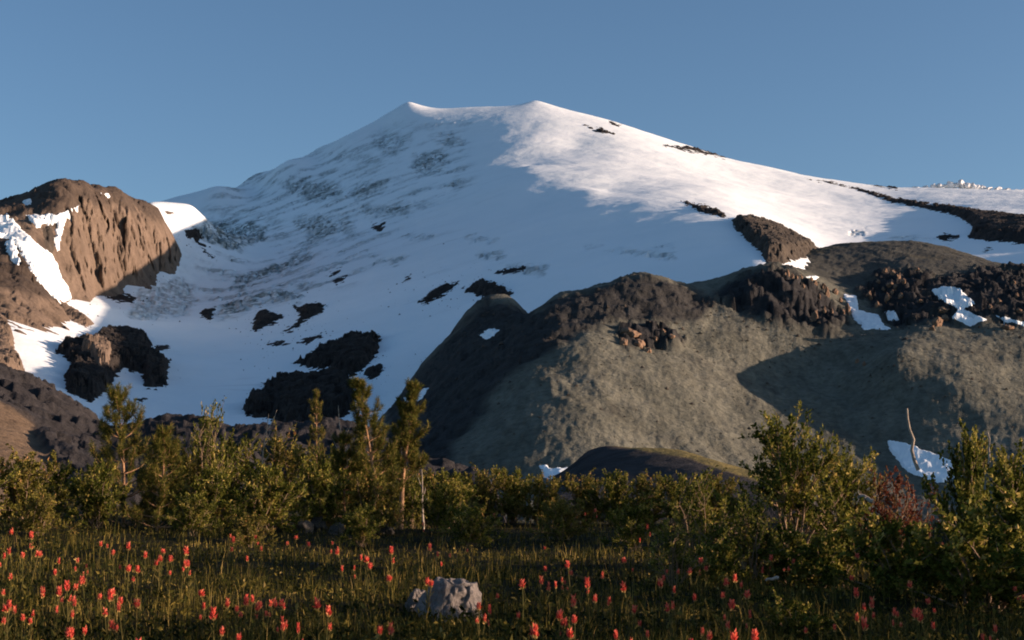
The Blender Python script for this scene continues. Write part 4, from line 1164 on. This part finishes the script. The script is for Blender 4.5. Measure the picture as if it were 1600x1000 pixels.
for where, items in beds.items():
    for n, (px, py) in enumerate(sorted(items)):
        hh = random.uniform(0.19, 0.31)
        far = py < 820
        _, t = pix_to_at(px, py)
        if far: hh = 0.55 if False else 0.40
        d = (EYE - hh) / -float(t)
        a, _ = pix_to_at(px, py)
        for _k in range(4): d = max(3.5, (EYE - hh - gz(float(a) * d, d)) / -float(t))
        X = float(a) * d
        e = empty('paintbrush_flower', (X, d, gz(X, d)), f'{FORD[n]} red paintbrush from the left {where}', 'flower', 'red paintbrush flowers in the meadow', random.uniform(0, 6.28))
        st, lv, br = FLOWERS[(fl_n * 5 + random.randrange(3)) % 14]
        zs = hh / 0.262
        fat = (0.030 + 0.0016 * d) / 0.050 * random.uniform(0.5, 1.25)
        e.scale = (fat, fat, 0.5 * zs + 0.5 * fat)
        so = link('stem', st, None, e); link('leaves', lv, None, so)
        for b_ in br: link('flower_head', b_, None, e)
        fl_n += 1

# ------------------------------------------------------------------ grass and low herbs
def scatter(n, px0, px1, py0, py1, r):
    px = r.uniform(px0, px1, n); py = r.uniform(py0, py1, n)
    d = EYE * FPX / (py - 770); a, _ = pix_to_at(px, py)
    return a * d, d
r = np.random.default_rng(99)
x, y = scatter(130000, -500, 2100, 804, 1080, r)
dens = fbm(x / 0.9, y / 0.9, 3, 301)
keep = r.uniform(size=len(x)) < 0.35 + 0.65 * sstep(-0.5, 0.4, dens)
x, y = x[keep], y[keep]; n = len(x)
z = meadow_z(x, y)
hgt = r.uniform(0.05, 0.15, n) * (0.55 + 0.8 * sstep(-0.4, 0.6, fbm(x / 1.1, y / 1.1, 3, 305))) * (1 + 0.9 * sstep(0.93, 1.0, r.uniform(size=n)))
tone = np.clip(0.42 + 0.28 * fbm(x / 1.3, y / 1.3, 3, 310) + r.normal(size=n) * 0.2, 0, 1)
w = np.maximum(0.003, 0.8 * y / FPX) * r.uniform(0.7, 1.3, n)
ang = r.uniform(0, 2 * np.pi, n); lean = r.uniform(0.05, 0.55, n)
lx, ly = np.cos(ang) * lean * hgt, np.sin(ang) * lean * hgt
sx, sy = np.cos(ang + 1.57 + r.normal(size=n) * 0.5) * w / 2, np.sin(ang + 1.57 + r.normal(size=n) * 0.5) * w / 2
v = np.stack([np.stack([x - sx, y - sy, z - 0.02], 1), np.stack([x + sx, y + sy, z - 0.02], 1),
              np.stack([x + lx * 0.35 + sx * 0.8, y + ly * 0.35 + sy * 0.8, z + hgt * 0.6], 1), np.stack([x + lx * 0.35 - sx * 0.8, y + ly * 0.35 - sy * 0.8, z + hgt * 0.6], 1),
              np.stack([x + lx, y + ly, z + hgt], 1)], 1).reshape(-1, 3)
i = np.arange(n)[:, None] * 5
f = np.concatenate([i + np.array([[0, 1, 2]]), i + np.array([[0, 2, 3]]), i + np.array([[3, 2, 4]])])
link('grass', mesh_from('grass', v, f, False, {'tone': np.repeat(tone, 5)}), M_GRASS, kind='stuff', label='short olive and straw coloured grass covering the meadow', category='grass')
x, y = scatter(42000, -500, 2100, 804, 1080, r); n = len(x)
pos = np.stack([x, y, meadow_z(x, y) + r.uniform(0.0, 0.09, n)], 1)
dd = r.normal(size=(n, 3)) * np.array([1, 1, 0.5]) + np.array([0, 0, 0.5])
ln = np.maximum(r.uniform(0.02, 0.05, n), 1.6 * y / FPX)
tone = np.clip(0.35 + 0.3 * fbm(x / 0.8, y / 0.8, 3, 320) + r.normal(size=n) * 0.2, 0, 1)
link('low_herbs', leaves_mesh('low_herbs', pos, dd, ln, ln * 0.5, tone, r), M_GRASS, kind='stuff', label='low leafy herbs growing between the grass blades', category='herbs')
